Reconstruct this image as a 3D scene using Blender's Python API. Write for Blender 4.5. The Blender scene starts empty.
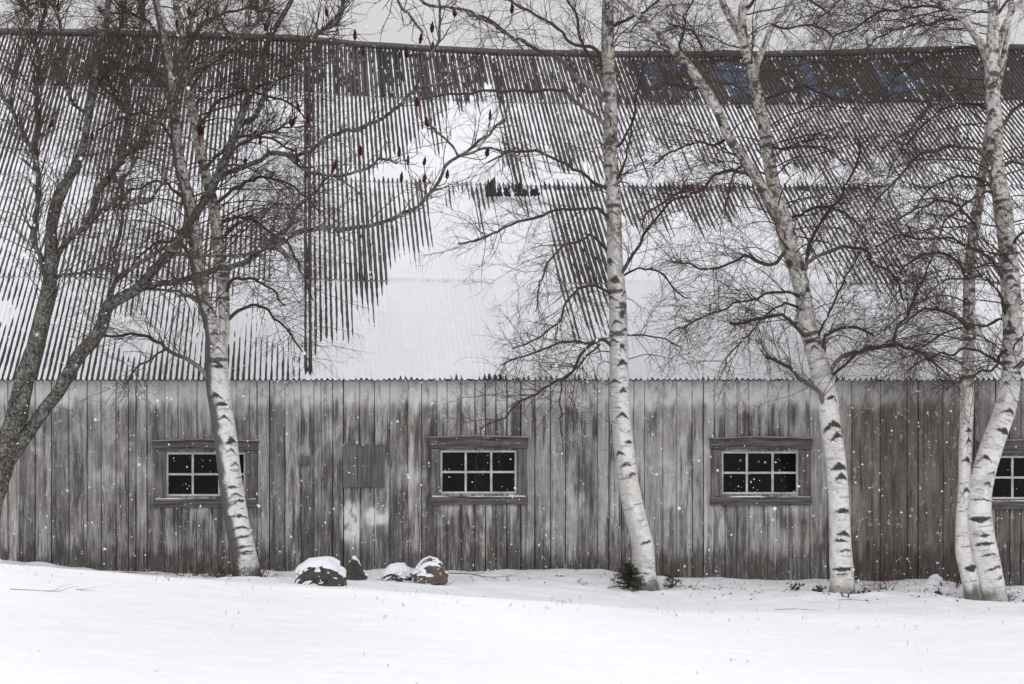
import bpy, math, random
import numpy as np
R = random.Random(11)
NR = np.random.default_rng(5)
SC = bpy.context.scene
COL = SC.collection
rad = math.radians

# ------------------------------------------------------------------ camera frame used for laying out the place (metres)
F, CX, HY, EYE, CAMY = 1680.0, 305.0, 500.0, 0.9, -20.0
def P(px, py, D):
    return np.array([(px - CX) / F * D, D + CAMY, EYE + (HY - py) / F * D])
def zat(py, D): return EYE + (HY - py) / F * D
def ip(x, pts):
    return np.interp(x, [p[0] for p in pts], [p[1] for p in pts])

# ------------------------------------------------------------------ noise
def vnoise(x, y, seed=0):
    x = np.asarray(x, float); y = np.asarray(y, float)
    xi = np.floor(x).astype(np.int64); yi = np.floor(y).astype(np.int64)
    fx = x - xi; fy = y - yi
    fx = fx * fx * (3 - 2 * fx); fy = fy * fy * (3 - 2 * fy)
    def h(a, b):
        n = (a * 374761393 + b * 668265263 + seed * 1274126177) & 0x7fffffff
        n = ((n ^ (n >> 13)) * 1274126177) & 0x7fffffff
        n = (n ^ (n >> 16))
        return (n & 0xffff) / 65535.0
    a = h(xi, yi); b = h(xi + 1, yi); c = h(xi, yi + 1); d = h(xi + 1, yi + 1)
    return a + (b - a) * fx + (c - a) * fy + (a - b - c + d) * fx * fy
def fbm(x, y, o=4, seed=0):
    s = 0; a = .5; t = 0
    for i in range(o):
        s = s + a * vnoise(x * 2 ** i, y * 2 ** i, seed + i * 17); t += a; a *= .5
    return s / t
def sst(a, b, x):
    t = np.clip((x - a) / (b - a), 0, 1)
    return t * t * (3 - 2 * t)

# ------------------------------------------------------------------ objects
def tag(o, label=None, cat=None, group=None, kind=None):
    if label: o['label'] = label
    if cat: o['category'] = cat
    if group: o['group'] = group
    if kind: o['kind'] = kind
    return o
def empty(name, loc):
    o = bpy.data.objects.new(name, None); COL.objects.link(o); o.location = loc; o.empty_display_size = .2
    return o
def mesh_obj(name, V, Fa, mat, parent=None, smooth=True, attrs=None):
    """V (n,3) world coordinates; Fa list of faces or (m,k) array"""
    V = np.asarray(V, float)
    me = bpy.data.meshes.new(name)
    if parent is not None:
        q = parent; off = np.zeros(3)
        while q is not None:
            off = off + np.array(q.location); q = q.parent
        Vl = V - off
    else:
        Vl = V
    if isinstance(Fa, np.ndarray):
        m, k = Fa.shape
        me.vertices.add(len(Vl)); me.vertices.foreach_set('co', Vl.astype(np.float32).ravel())
        me.loops.add(m * k); me.loops.foreach_set('vertex_index', Fa.astype(np.int32).ravel())
        me.polygons.add(m); me.polygons.foreach_set('loop_start', (np.arange(m) * k).astype(np.int32))
        me.update(calc_edges=True)
    else:
        me.from_pydata(Vl.tolist(), [], [list(f) for f in Fa]); me.update()
    me.polygons.foreach_set('use_smooth', np.full(len(me.polygons), smooth))
    if attrs:
        for an, av in attrs.items():
            ca = me.color_attributes.new(an, 'FLOAT_COLOR', 'POINT')
            a4 = np.ones((len(Vl), 4), np.float32); a4[:, :3] = av
            ca.data.foreach_set('color', a4.ravel())
    me.materials.append(mat)
    o = bpy.data.objects.new(name, me); COL.objects.link(o)
    if parent is not None: o.parent = parent
    return o
class MB:
    def __init__(s): s.v = []; s.f = []
    def add(s, V, Fa):
        b = len(s.v); s.v += [tuple(p) for p in V]; s.f += [[i + b for i in f] for f in Fa]
    def box(s, x0, x1, y0, y1, z0, z1):
        s.add([(x0,y0,z0),(x1,y0,z0),(x1,y1,z0),(x0,y1,z0),(x0,y0,z1),(x1,y0,z1),(x1,y1,z1),(x0,y1,z1)],
              [(0,3,2,1),(4,5,6,7),(0,1,5,4),(1,2,6,5),(2,3,7,6),(3,0,4,7)])
    def prism(s, pts, y0, y1):
        n = len(pts)                       # outline in (x, z), counter clockwise seen from the front
        V = [(x, y0, z) for x, z in pts] + [(x, y1, z) for x, z in pts]
        Fa = [list(range(n)), list(range(2*n-1, n-1, -1))]
        for i in range(n): Fa.append([i, i + n, (i+1) % n + n, (i+1) % n])
        s.add(V, Fa)
    def build(s, name, mat, parent=None, smooth=False, bevel=0):
        o = mesh_obj(name, np.array(s.v), s.f, mat, parent, smooth)
        if bevel:
            m = o.modifiers.new('b', 'BEVEL'); m.width = bevel; m.segments = 1
        return o
def grid_faces(nu, nv):
    i = np.arange(nv - 1)[:, None] * nu + np.arange(nu - 1)[None, :]
    return np.stack([i, i + 1, i + nu + 1, i + nu], -1).reshape(-1, 4)

class Tubes:
    """collects tapering tubes; groups equal sizes so they can be swept at once"""
    def __init__(s): s.g = {}
    def add(s, pts, rads, k=3, col=None):
        pts = np.asarray(pts, float)
        s.g.setdefault((len(pts), k), []).append((pts, np.asarray(rads, float), col))
    def arrays(s):
        VV = []; FF = []; CC = []; base = 0
        for (n, k), L in s.g.items():
            Pn = np.stack([a[0] for a in L]); Rn = np.stack([a[1] for a in L])
            T = np.gradient(Pn, axis=1); T /= np.linalg.norm(T, axis=2, keepdims=True) + 1e-9
            ref = np.array([0.31, -0.94, 0.12])
            e1 = np.cross(T, ref); ln = np.linalg.norm(e1, axis=2, keepdims=True)
            e1 = np.where(ln > .05, e1 / (ln + 1e-9), np.array([1., 0, 0]))
            e2 = np.cross(e1, T)
            th = np.arange(k) / k * 2 * np.pi
            V = Pn[:, :, None] + Rn[:, :, None, None] * (np.cos(th)[:, None] * e1[:, :, None] + np.sin(th)[:, None] * e2[:, :, None])
            m = len(L)
            VV.append(V.reshape(-1, 3))
            if L[0][2] is not None:
                C = np.stack([np.asarray(a[2], float) for a in L])
                CC.append(np.repeat(C[:, :, None], k, 2).reshape(-1, 3))
            b = base + (np.arange(m) * n * k)[:, None, None] + (np.arange(n - 1) * k)[None, :, None]
            a0 = b + np.arange(k); a1 = b + (np.arange(k) + 1) % k
            FF.append(np.stack([a0, a1, a1 + k, a0 + k], -1).reshape(-1, 4))
            base += m * n * k
        return np.concatenate(VV), np.concatenate(FF), (np.concatenate(CC) if CC else None)
    def build(s, name, mat, parent):
        V, Fa, C = s.arrays()
        return mesh_obj(name, V, Fa, mat, parent, True, {'tone': C} if C is not None else None)

# ------------------------------------------------------------------ materials
def newmat(name):
    m = bpy.data.materials.new(name); m.use_nodes = True
    nt = m.node_tree; b = nt.nodes['Principled BSDF']
    return m, nt, b
def nd(nt, t, **kw):
    n = nt.nodes.new(t)
    for k, v in kw.items():
        if k.startswith('i_'): n.inputs[k[2:]].default_value = v
        else: setattr(n, k, v)
    return n
def lk(nt, a, b): nt.links.new(a, b)
def objco(nt, scale=(1, 1, 1)):
    c = nd(nt, 'ShaderNodeTexCoord'); m = nd(nt, 'ShaderNodeMapping'); m.inputs['Scale'].default_value = scale
    lk(nt, c.outputs['Object'], m.inputs['Vector']); return m.outputs['Vector']
def noise(nt, vec, sc, det=4, rough=.55, dist=0):
    n = nd(nt, 'ShaderNodeTexNoise'); n.inputs['Scale'].default_value = sc; n.inputs['Detail'].default_value = det
    n.inputs['Roughness'].default_value = rough; n.inputs['Distortion'].default_value = dist
    lk(nt, vec, n.inputs['Vector']); return n.outputs['Fac']
def ramp(nt, fac, stops):
    r = nd(nt, 'ShaderNodeValToRGB'); e = r.color_ramp.elements
    while len(e) < len(stops): e.new(.5)
    for el, (p, c) in zip(e, stops):
        el.position = p; el.color = (c, c, c, 1) if isinstance(c, (int, float)) else (*c, 1)
    lk(nt, fac, r.inputs['Fac']); return r.outputs['Color']
def mixc(nt, fac, a, b, mode='MIX'):
    m = nd(nt, 'ShaderNodeMix', data_type='RGBA', blend_type=mode)
    for s, v in ((m.inputs[0], fac), (m.inputs[6], a), (m.inputs[7], b)):
        if isinstance(v, (int, float)): s.default_value = v
        elif isinstance(v, tuple): s.default_value = (*v, 1)
        else: lk(nt, v, s)
    return m.outputs[2]
def attr(nt, name):
    a = nd(nt, 'ShaderNodeAttribute'); a.attribute_name = name; return a
def bump(nt, b, h, st, dist):
    n = nd(nt, 'ShaderNodeBump'); n.inputs['Strength'].default_value = st; n.inputs['Distance'].default_value = dist
    lk(nt, h, n.inputs['Height']); lk(nt, n.outputs['Normal'], b.inputs['Normal'])
def math_(nt, op, a, b=None):
    m = nd(nt, 'ShaderNodeMath', operation=op)
    for i, v in enumerate((a, b)):
        if v is None: continue
        if isinstance(v, (int, float)): m.inputs[i].default_value = v
        else: lk(nt, v, m.inputs[i])
    return m.outputs[0]

def snow_mat(name, base=(.83, .836, .853), fine=90, st=.08):
    m, nt, b = newmat(name)
    v = objco(nt)
    n1 = noise(nt, v, fine, 3, .7); n2 = noise(nt, v, 7, 4, .6)
    c = mixc(nt, ramp(nt, n2, [(.35, 0.), (.7, 1.)]), base, tuple(x * .955 for x in base))
    lk(nt, c, b.inputs['Base Color'])
    b.inputs['Roughness'].default_value = .9; b.inputs['Specular IOR Level'].default_value = .2
    s = math_(nt, 'ADD', math_(nt, 'MULTIPLY', n1, .35), n2)
    bump(nt, b, s, st, .03)
    return m
M_snow = snow_mat('snow_ground_mat')
M_rsnow = snow_mat('snow_roof_mat', (.80, .807, .828), 60, .25)
M_rocksnow = snow_mat('snow_rock_mat', (.80, .81, .84), 60, .4)

def metal_mat():
    m, nt, b = newmat('rusted_sheet_mat')
    v = objco(nt)
    vs = objco(nt, (22, 1.0, 1.0))
    n1 = noise(nt, v, 3, 6, .65); n2 = noise(nt, vs, 3, 4, .6); n3 = noise(nt, v, 45, 3, .6)
    c = mixc(nt, ramp(nt, n1, [(.3, 0.), (.7, 1.)]), (.013, .010, .010), (.038, .030, .029))
    c = mixc(nt, ramp(nt, n2, [(.42, 0.), (.66, .75)]), c, (.075, .066, .065))
    c = mixc(nt, ramp(nt, n3, [(.62, 0.), (.72, .5)]), c, (.13, .12, .12))
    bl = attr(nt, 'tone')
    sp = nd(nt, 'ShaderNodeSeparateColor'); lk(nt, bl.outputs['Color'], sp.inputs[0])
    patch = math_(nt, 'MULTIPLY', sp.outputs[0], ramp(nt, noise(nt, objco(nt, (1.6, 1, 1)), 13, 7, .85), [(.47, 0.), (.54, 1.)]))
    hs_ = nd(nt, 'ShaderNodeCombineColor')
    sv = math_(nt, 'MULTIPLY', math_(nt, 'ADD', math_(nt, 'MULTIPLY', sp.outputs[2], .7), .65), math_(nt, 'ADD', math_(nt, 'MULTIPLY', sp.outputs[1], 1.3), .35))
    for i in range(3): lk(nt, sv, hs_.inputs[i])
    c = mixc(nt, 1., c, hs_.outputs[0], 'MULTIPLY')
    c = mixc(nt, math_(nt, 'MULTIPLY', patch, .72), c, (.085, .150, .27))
    lk(nt, c, b.inputs['Base Color'])
    b.inputs['Roughness'].default_value = .75; b.inputs['Specular IOR Level'].default_value = .25
    bump(nt, b, n3, .3, .004)
    return m
M_metal = metal_mat()

def wall_mat():
    m, nt, b = newmat('weathered_board_mat')
    a = attr(nt, 'board'); sp = nd(nt, 'ShaderNodeSeparateColor'); lk(nt, a.outputs['Color'], sp.inputs[0])
    s = attr(nt, 'stain'); ss = nd(nt, 'ShaderNodeSeparateColor'); lk(nt, s.outputs['Color'], ss.inputs[0])
    co = nd(nt, 'ShaderNodeTexCoord')
    off = nd(nt, 'ShaderNodeCombineXYZ')
    lk(nt, math_(nt, 'MULTIPLY', sp.outputs[2], 37.), off.inputs[0]); lk(nt, math_(nt, 'MULTIPLY', sp.outputs[2], 91.), off.inputs[2])
    ad = nd(nt, 'ShaderNodeVectorMath', operation='ADD'); lk(nt, co.outputs['Object'], ad.inputs[0]); lk(nt, off.outputs[0], ad.inputs[1])
    def mp(sc):
        q = nd(nt, 'ShaderNodeMapping'); q.inputs['Scale'].default_value = sc; lk(nt, ad.outputs[0], q.inputs['Vector']); return q.outputs[0]
    g1 = noise(nt, mp((30, 30, 1.5)), 1, 7, .74, .5)
    g2 = noise(nt, mp((9, 9, 1.7)), 1, 5, .62)
    g3 = noise(nt, mp((95, 95, 6)), 1, 3, .75)
    g4 = noise(nt, mp((16, 16, 9)), 1, 5, .7)
    grain = math_(nt, 'ADD', math_(nt, 'MULTIPLY', g1, .46), math_(nt, 'ADD', math_(nt, 'MULTIPLY', g2, .24), math_(nt, 'MULTIPLY', g3, .30)))
    grey = ramp(nt, grain, [(.37, (.060, .057, .056)), (.45, (.192, .187, .186)), (.525, (.305, .300, .301)), (.62, (.52, .514, .516))])
    tone = math_(nt, 'MULTIPLY_ADD', sp.outputs[0], .55); nt.nodes[-1].inputs[2].default_value = .70
    tn = nt.nodes[-1]
    cmb = nd(nt, 'ShaderNodeCombineColor')
    for i in range(3): lk(nt, tn.outputs[0], cmb.inputs[i])
    c = mixc(nt, 1., grey, cmb.outputs[0], 'MULTIPLY')
    # brown boards
    br = mixc(nt, 1., c, (.86, .755, .68), 'MULTIPLY')
    c = mixc(nt, math_(nt, 'MAXIMUM', sp.outputs[1], ss.outputs[1]), c, br)
    # pale, washed wood and bare lichen flecks
    pale = math_(nt, 'MULTIPLY', ss.outputs[2], ramp(nt, math_(nt, 'ADD', math_(nt, 'MULTIPLY', g4, .6), math_(nt, 'MULTIPLY', g1, .4)), [(.34, .2), (.5, 1.)]))
    c = mixc(nt, pale, c, (.64, .63, .62))
    c = mixc(nt, ramp(nt, g4, [(.60, 0.), (.66, .55)]), c, (.58, .575, .575))
    # damp dark stains
    fine = math_(nt, 'ADD', math_(nt, 'MULTIPLY', g1, .55), math_(nt, 'MULTIPLY', g3, .45))
    th = math_(nt, 'ADD', math_(nt, 'MULTIPLY', ss.outputs[0], .62), math_(nt, 'MULTIPLY', math_(nt, 'SUBTRACT', .5, fine), 2.2))
    dk = math_(nt, 'ADD', math_(nt, 'MULTIPLY', ramp(nt, th, [(.22, 0.), (.68, .66)]), math_(nt, 'MINIMUM', math_(nt, 'MULTIPLY', ss.outputs[0], 4.), 1.)), math_(nt, 'MULTIPLY', ss.outputs[0], .18))
    c = mixc(nt, dk, c, (.050, .045, .041))
    lk(nt, c, b.inputs['Base Color']); b.inputs['Roughness'].default_value = .9; b.inputs['Specular IOR Level'].default_value = .15
    bump(nt, b, g1, .5, .006)
    return m
M_wall = wall_mat()

def wood_mat(name, dark, light, horiz=True):
    m, nt, b = newmat(name)
    v = objco(nt, (1.6, 30, 30) if horiz else (30, 30, 1.6))
    n = noise(nt, v, 1.3, 6, .7, .3); n2 = noise(nt, objco(nt), 6, 4)
    c = ramp(nt, n, [(.34, dark), (.52, tuple((a + b_) / 2 for a, b_ in zip(dark, light))), (.7, light)])
    c = mixc(nt, ramp(nt, n2, [(.4, 0.), (.7, .45)]), c, (.05, .042, .04))
    lk(nt, c, b.inputs['Base Color']); b.inputs['Roughness'].default_value = .88; b.inputs['Specular IOR Level'].default_value = .15
    bump(nt, b, n, .5, .004)
    return m
M_frame = wood_mat('frame_wood_mat', (.034, .028, .026), (.22, .20, .19))
M_framev = wood_mat('casing_wood_mat', (.05, .044, .041), (.27, .25, .24), False)
M_cap = wood_mat('cap_wood_mat', (.16, .155, .15), (.36, .35, .34))
M_sash = wood_mat('sash_paint_mat', (.42, .42, .42), (.66, .66, .66))
M_hatch = wood_mat('hatch_wood_mat', (.07, .065, .063), (.21, .20, .198), False)
M_dark = wood_mat('dark_board_mat', (.012, .011, .01), (.03, .028, .026))
def simple(name, col, rough=.8, var=.35, sc=30):
    m, nt, b = newmat(name)
    n = noise(nt, objco(nt), sc, 4)
    c = mixc(nt, n, tuple(x * (1 - var) for x in col), tuple(x * (1 + var) for x in col))
    lk(nt, c, b.inputs['Base Color']); b.inputs['Roughness'].default_value = rough; b.inputs['Specular IOR Level'].default_value = .2
    return m
M_inside = simple('barn_inside_mat', (.02, .018, .016))
def glass_mat():
    m, nt, b = newmat('window_glass_mat')
    b.inputs['Base Color'].default_value = (.006, .007, .008, 1)
    b.inputs['Roughness'].default_value = .05; b.inputs['IOR'].default_value = 1.15
    bump(nt, b, noise(nt, objco(nt), 5, 2), .08, .01)
    return m
M_glass = glass_mat()

def birch_mat():
    m, nt, b = newmat('birch_bark_mat')
    a = attr(nt, 'tone'); v = objco(nt); vs = objco(nt, (14, 14, 70))
    n1 = noise(nt, vs, 1, 4, .65); n2 = noise(nt, v, 24, 5, .65)
    c = mixc(nt, 1., a.outputs['Color'], ramp(nt, n1, [(.3, .74), (.6, 1.06)]), 'MULTIPLY')
    c = mixc(nt, ramp(nt, n2, [(.55, 0.), (.78, .28)]), c, (.26, .23, .20))
    c = mixc(nt, ramp(nt, n1, [(.63, 0.), (.67, .7)]), c, mixc(nt, .5, a.outputs['Color'], (.05, .04, .035)))
    lk(nt, c, b.inputs['Base Color']); b.inputs['Roughness'].default_value = .75; b.inputs['Specular IOR Level'].default_value = .25
    bump(nt, b, math_(nt, 'ADD', n1, n2), .35, .006)
    return m
M_birch = birch_mat()
def sumac_mat():
    m, nt, b = newmat('sumac_bark_mat')
    v = objco(nt)
    n1 = noise(nt, v, 34, 6, .75); n2 = noise(nt, v, 7, 4, .6); n3 = noise(nt, v, 60, 3, .7)
    c = ramp(nt, n1, [(.38, (.016, .014, .012)), (.48, (.055, .049, .042)), (.58, (.15, .142, .125))])
    c = mixc(nt, ramp(nt, n2, [(.5, 0.), (.62, .55)]), c, ramp(nt, n1, [(.40, (.045, .042, .034)), (.55, (.27, .27, .24))]))
    c = mixc(nt, ramp(nt, n3, [(.63, 0.), (.68, .8)]), c, (.32, .32, .30))
    lk(nt, c, b.inputs['Base Color']); b.inputs['Roughness'].default_value = .9; b.inputs['Specular IOR Level'].default_value = .15
    bump(nt, b, n1, .8, .012)
    return m
M_sumac = sumac_mat()
M_twig = simple('birch_twig_mat', (.070, .047, .040), .7)
M_stwig = simple('sumac_twig_mat', (.088, .066, .055), .75)
M_cone = simple('sumac_fruit_mat', (.042, .010, .010), .95, .6, 90)
M_dry = simple('dry_weed_mat', (.085, .055, .04), .9, .5)
M_red = simple('red_twig_mat', (.085, .036, .032), .8, .4)
M_grass = simple('dry_grass_mat', (.36, .32, .27), .9, .3)
M_needle = simple('fir_needle_mat', (.030, .038, .028), .7, .6, 60)
def rock_mat(name, a, b_):
    m, nt, b = newmat(name); v = objco(nt)
    n = noise(nt, v, 13, 7, .7); n2 = noise(nt, v, 50, 4, .7)
    c = ramp(nt, n, [(.33, a), (.5, tuple((x + y) / 2 for x, y in zip(a, b_))), (.68, b_)])
    c = mixc(nt, ramp(nt, n2, [(.58, 0.), (.7, .5)]), c, (.25, .25, .23))
    lk(nt, c, b.inputs['Base Color']); b.inputs['Roughness'].default_value = .9
    bump(nt, b, n, .8, .03); return m
M_rock = rock_mat('dark_rock_mat', (.02, .02, .017), (.085, .083, .072))
M_rockb = rock_mat('brown_rock_mat', (.045, .036, .028), (.19, .155, .12))

# ------------------------------------------------------------------ ground: one snow sheet
G_wall = [(-400,556),(0,562),(100,571),(200,576),(300,573),(350,572),(400,570),(450,572),(500,573),(560,570),(610,573),(645,579),(700,579),(760,581),(840,584),(880,584),(925,581),(945,584),(965,588),(1024,589),(1500,600)]
G_tree = [(-400,556),(0,566),(100,573),(200,578),(246,577),(320,580),(400,579),(500,580),(560,580),(645,589),(700,588),(760,589),(842,592),(900,594),(985,600),(1024,602),(1500,612)]
G_trough = [(-400,562),(0,575),(200,583),(290,587),(350,588),(400,593),(600,605),(700,609),(842,611),(1024,615),(1500,624)]
G_crest = [(-400,552),(0,565),(100,573),(200,580),(290,588),(350,590),(400,594),(500,601),(600,607),(700,613),(800,617),(900,619),(1024,622),(1500,628)]
def ground(X, Y):
    X = np.asarray(X, float); Y = np.asarray(Y, float)
    rows = []
    for y0, G in ((.15, G_wall), (-.8, G_tree), (-2.6, G_trough), (-4.0, G_crest)):
        D = y0 - CAMY
        rows.append((y0, zat(ip(CX + np.clip(X, -14, 20) * F / D, G), D)))
    zc = rows[3][1]
    rows.append((-7.5, zc * .8 - .20)); rows.append((-20, zc * .25 - .80)); rows.append((-60, zc * 0 - 1.4)); rows.append((-900, zc * 0 - 3.))
    z = np.where(Y >= .15, rows[0][1] * np.clip(1 - (Y - .15) / 20, 0, 1) - np.clip(Y - 15, 0, None) * .004, 0)
    for (ya, za), (yb, zb) in zip(rows[:-1], rows[1:]):
        t = np.clip((ya - Y) / (ya - yb), 0, 1); ts = t * t * (3 - 2 * t) if ya > -4 else t
        z = np.where((Y < ya) & (Y >= yb), za + (zb - za) * ts, z)
    near = np.exp(-((Y + 3) / 14) ** 2)
    z = z + near * (.05 * (fbm(X * .55, Y * .9, 3, 3) - .5) + .030 * (fbm(X * 2.2, Y * 4.5, 3, 9) - .5) + .005 * (fbm(X * 9, Y * 22, 2, 21) - .5))
    z = z + near * sst(-3.4, -1.5, Y) * .05 * (fbm(X * 4.5, Y * 4.5, 3, 40) - .5)
    # wind lip on the crest
    z = z + .03 * np.exp(-((Y + 4.15 + .5 * (fbm(X * .8, X * 0, 2, 5) - .5)) / .28) ** 2) * fbm(X * 1.1, X * 0 + 4, 3, 6)
    for hx_, hy_, hr in ((-.68, -.75, .26), (3.92, -.70, .24), (6.17, -.70, .24), (7.78, -.80, .34)):
        d2 = ((X - hx_) ** 2 + ((Y - hy_) * 1.0) ** 2)
        z = z - .055 * np.exp(-d2 / hr ** 2) + .02 * np.exp(-(np.sqrt(d2) - hr * 1.9) ** 2 / .012)
    # snow drifted against the wall
    z = z + .05 * np.exp(-((Y - .1) / .25) ** 2) * fbm(X * 1.7, X * 0 + 9, 3, 31)
    return z
def axis(lo, hi, step, far):
    a = list(np.arange(lo, hi + 1e-6, step)); s = step; x = hi
    while x < far: s *= 1.25; x += s; a.append(x)
    s = step; x = lo
    while x > -far: s *= 1.25; x -= s; a.insert(0, x)
    return np.array(a)
gx = axis(-6, 11, .04, 900); gy = axis(-10.5, .4, .035, 900)
GX, GY = np.meshgrid(gx, gy)
GZ = ground(GX, GY)
snow_ground = mesh_obj('ground', np.stack([GX, GY, GZ], -1).reshape(-1, 3), grid_faces(len(gx), len(gy)), M_snow)
tag(snow_ground, 'white snow covering the field and the foot of the barn', 'snow', kind='structure')
def gz(x, y): return float(ground(np.array([x]), np.array([y]))[0])

# ------------------------------------------------------------------ barn
BX0, BX1 = -7.0, 13.0
EZ, RY = 2.305, 8.15
barn = empty('barn', (3.0, 4.0, 0.0))
tag(barn, 'long weathered grey board barn with snow streaked corrugated roof and small six pane windows', 'barn')
WD = 20.15
wy = .15
def wx(px): return (px - CX) / F * WD
def wz(py): return zat(py, WD)
seams = [8,20,35,51.5,69,87,101,116,128.5,136,147,165,178,197,212,229,249,257,269.6,285,301,314,321,332.5,343.6,360,374.5,390,408,421.6,437,447,461,475,485.5,496,507,521,535,550.5,565.6,582,597.5,609,622,634,644.6,663,676.6,692,703.5,714,725,737,749,768,789,810,828,852,880.5,907,918,943,965,975,996,1010,1021]
left = []; x = 8
while wx(x) > BX0 + .3: x -= R.uniform(11, 20); left.insert(0, x)
x = 1021
right = []
while wx(x) < BX1 - .3: x += R.uniform(13, 24); right.append(x)
seams = left + seams + right
seams[0] = CX + BX0 * F / WD; seams[-1] = CX + BX1 * F / WD
holes = [(440, 517, 450, 494), (721, 798.5, 451, 494.5), (166, 246, 452, 496.5), (986.5, 1064, 455.5, 499.5), (-120, -42, 453, 497)]
def stain(px, py, bi):
    n = fbm(px / 16, py / 60, 4, 2); n2 = fbm(px / 5., py / 38, 3, 8); n3 = fbm(px / 40, py / 30, 3, 14)
    dark = np.zeros_like(px); brown = np.zeros_like(px); pale = np.zeros_like(px)
    rb = random.Random(bi * 7 + 1); st0 = 400 + 26 * rb.random(); ln = 22 + 60 * rb.random() ** 2; amt = rb.random()
    col = sst(.46, .60, fbm(px / 3.4 + bi * 9.1, py / 120 + bi, 3, 300))
    env = sst(st0 - 6, st0 + 5, py + 9 * (n2 - .5)) * (1 - sst(st0 + ln * .5, st0 + ln * 1.3, py + 16 * (n - .5)))
    dark += (.6 + .9 * amt) * col * env * (.35 + .65 * sst(320, 345, px)) * (1 - .7 * sst(838, 850, px))
    col2 = sst(.50, .62, fbm(px / 2.8 + bi * 5.3, py / 160 + bi * 2, 3, 310))
    dark += .65 * col2 * sst(430, 520, py + 60 * (amt - .5)) * (.4 + .6 * amt)
    edge = 548 + 26 * rb.random()
    dark += 1.1 * sst(edge - 10, edge + 16, py + 30 * (fbm(px / 2.6, py / 40, 2, 320) - .5))
    dark += .30 * sst(455, 545, py + 40 * (n3 - .5)) + .5 * sst(552, 576, py + 22 * (n - .5))
    dark += .95 * sst(536, 590, py + 30 * (n2 - .5)) * (.55 + .6 * n3)
    dark += .5 * sst(.5, .68, n) * sst(395, 450, py)
    dark += .55 * np.exp(-((px - 308) / 9) ** 2) * sst(455, 480, py) * (1 - sst(545, 565, py))
    for cx_, w in ((480, 40), (760, 42), (206, 44), (1030, 42)):
        dark += .75 * np.exp(-((py - 518) / 16) ** 2) * np.exp(-((px - cx_) / w) ** 4) * sst(.4, .6, n2)
        pale += .65 * np.exp(-((py - 508) / 6) ** 2) * np.exp(-((px - cx_) / w) ** 4) * sst(.35, .6, fbm(px / 7, py / 9, 3, 60))
    pale += .8 * (1 - sst(396, 412, py + 22 * (n2 - .5)))
    pale += 1.3 * np.exp(-((px - 352) / 9) ** 2 - ((py - 522) / 17) ** 2) + 1.3 * np.exp(-((px - 377) / 9) ** 2 - ((py - 516) / 7) ** 2)
    pale += .35 * sst(.55, .7, fbm(px / 22, py / 25, 4, 77)) * (1 - sst(520, 560, py))
    brown += .85 * sst(838, 858, px) * (1 - .6 * sst(965, 1000, px)) + .5 * sst(.5, .7, n3)
    brown += .35 * sst(520, 580, py) + .45 * sst(.52, .66, fbm(px / 30, py / 22, 3, 420))
    dark *= 1 - .45 * sst(838, 850, px) * (py < 540)
    dark += .22 * sst(255, 300, px) * (1 - sst(425, 445, px))
    pale *= 1 - sst(832, 875, px + 22 * (n - .5)) * (.45 + .4 * sst(384, 425, py + 26 * (n2 - .5)))
    pale += .25 * sst(490, 520, px) * (1 - sst(800, 840, px)) * (1 - sst(540, 570, py))
    wash = np.exp(-((px - 351) / 9) ** 4 - ((py - 522) / 19) ** 4) + np.exp(-((px - 377) / 10) ** 4 - ((py - 516) / 8) ** 4)
    wash = wash * sst(.30, .55, fbm(px / 5, py / 8, 4, 400)); dark = dark * (1 - np.clip(wash, 0, 1)); pale = pale + 1.6 * wash
    return np.clip(np.stack([dark, brown, pale], -1), 0, 1)
WV = []; WF = []; WB = []; WS = []; base = 0
zt, zb = wz(378), -.75
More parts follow.
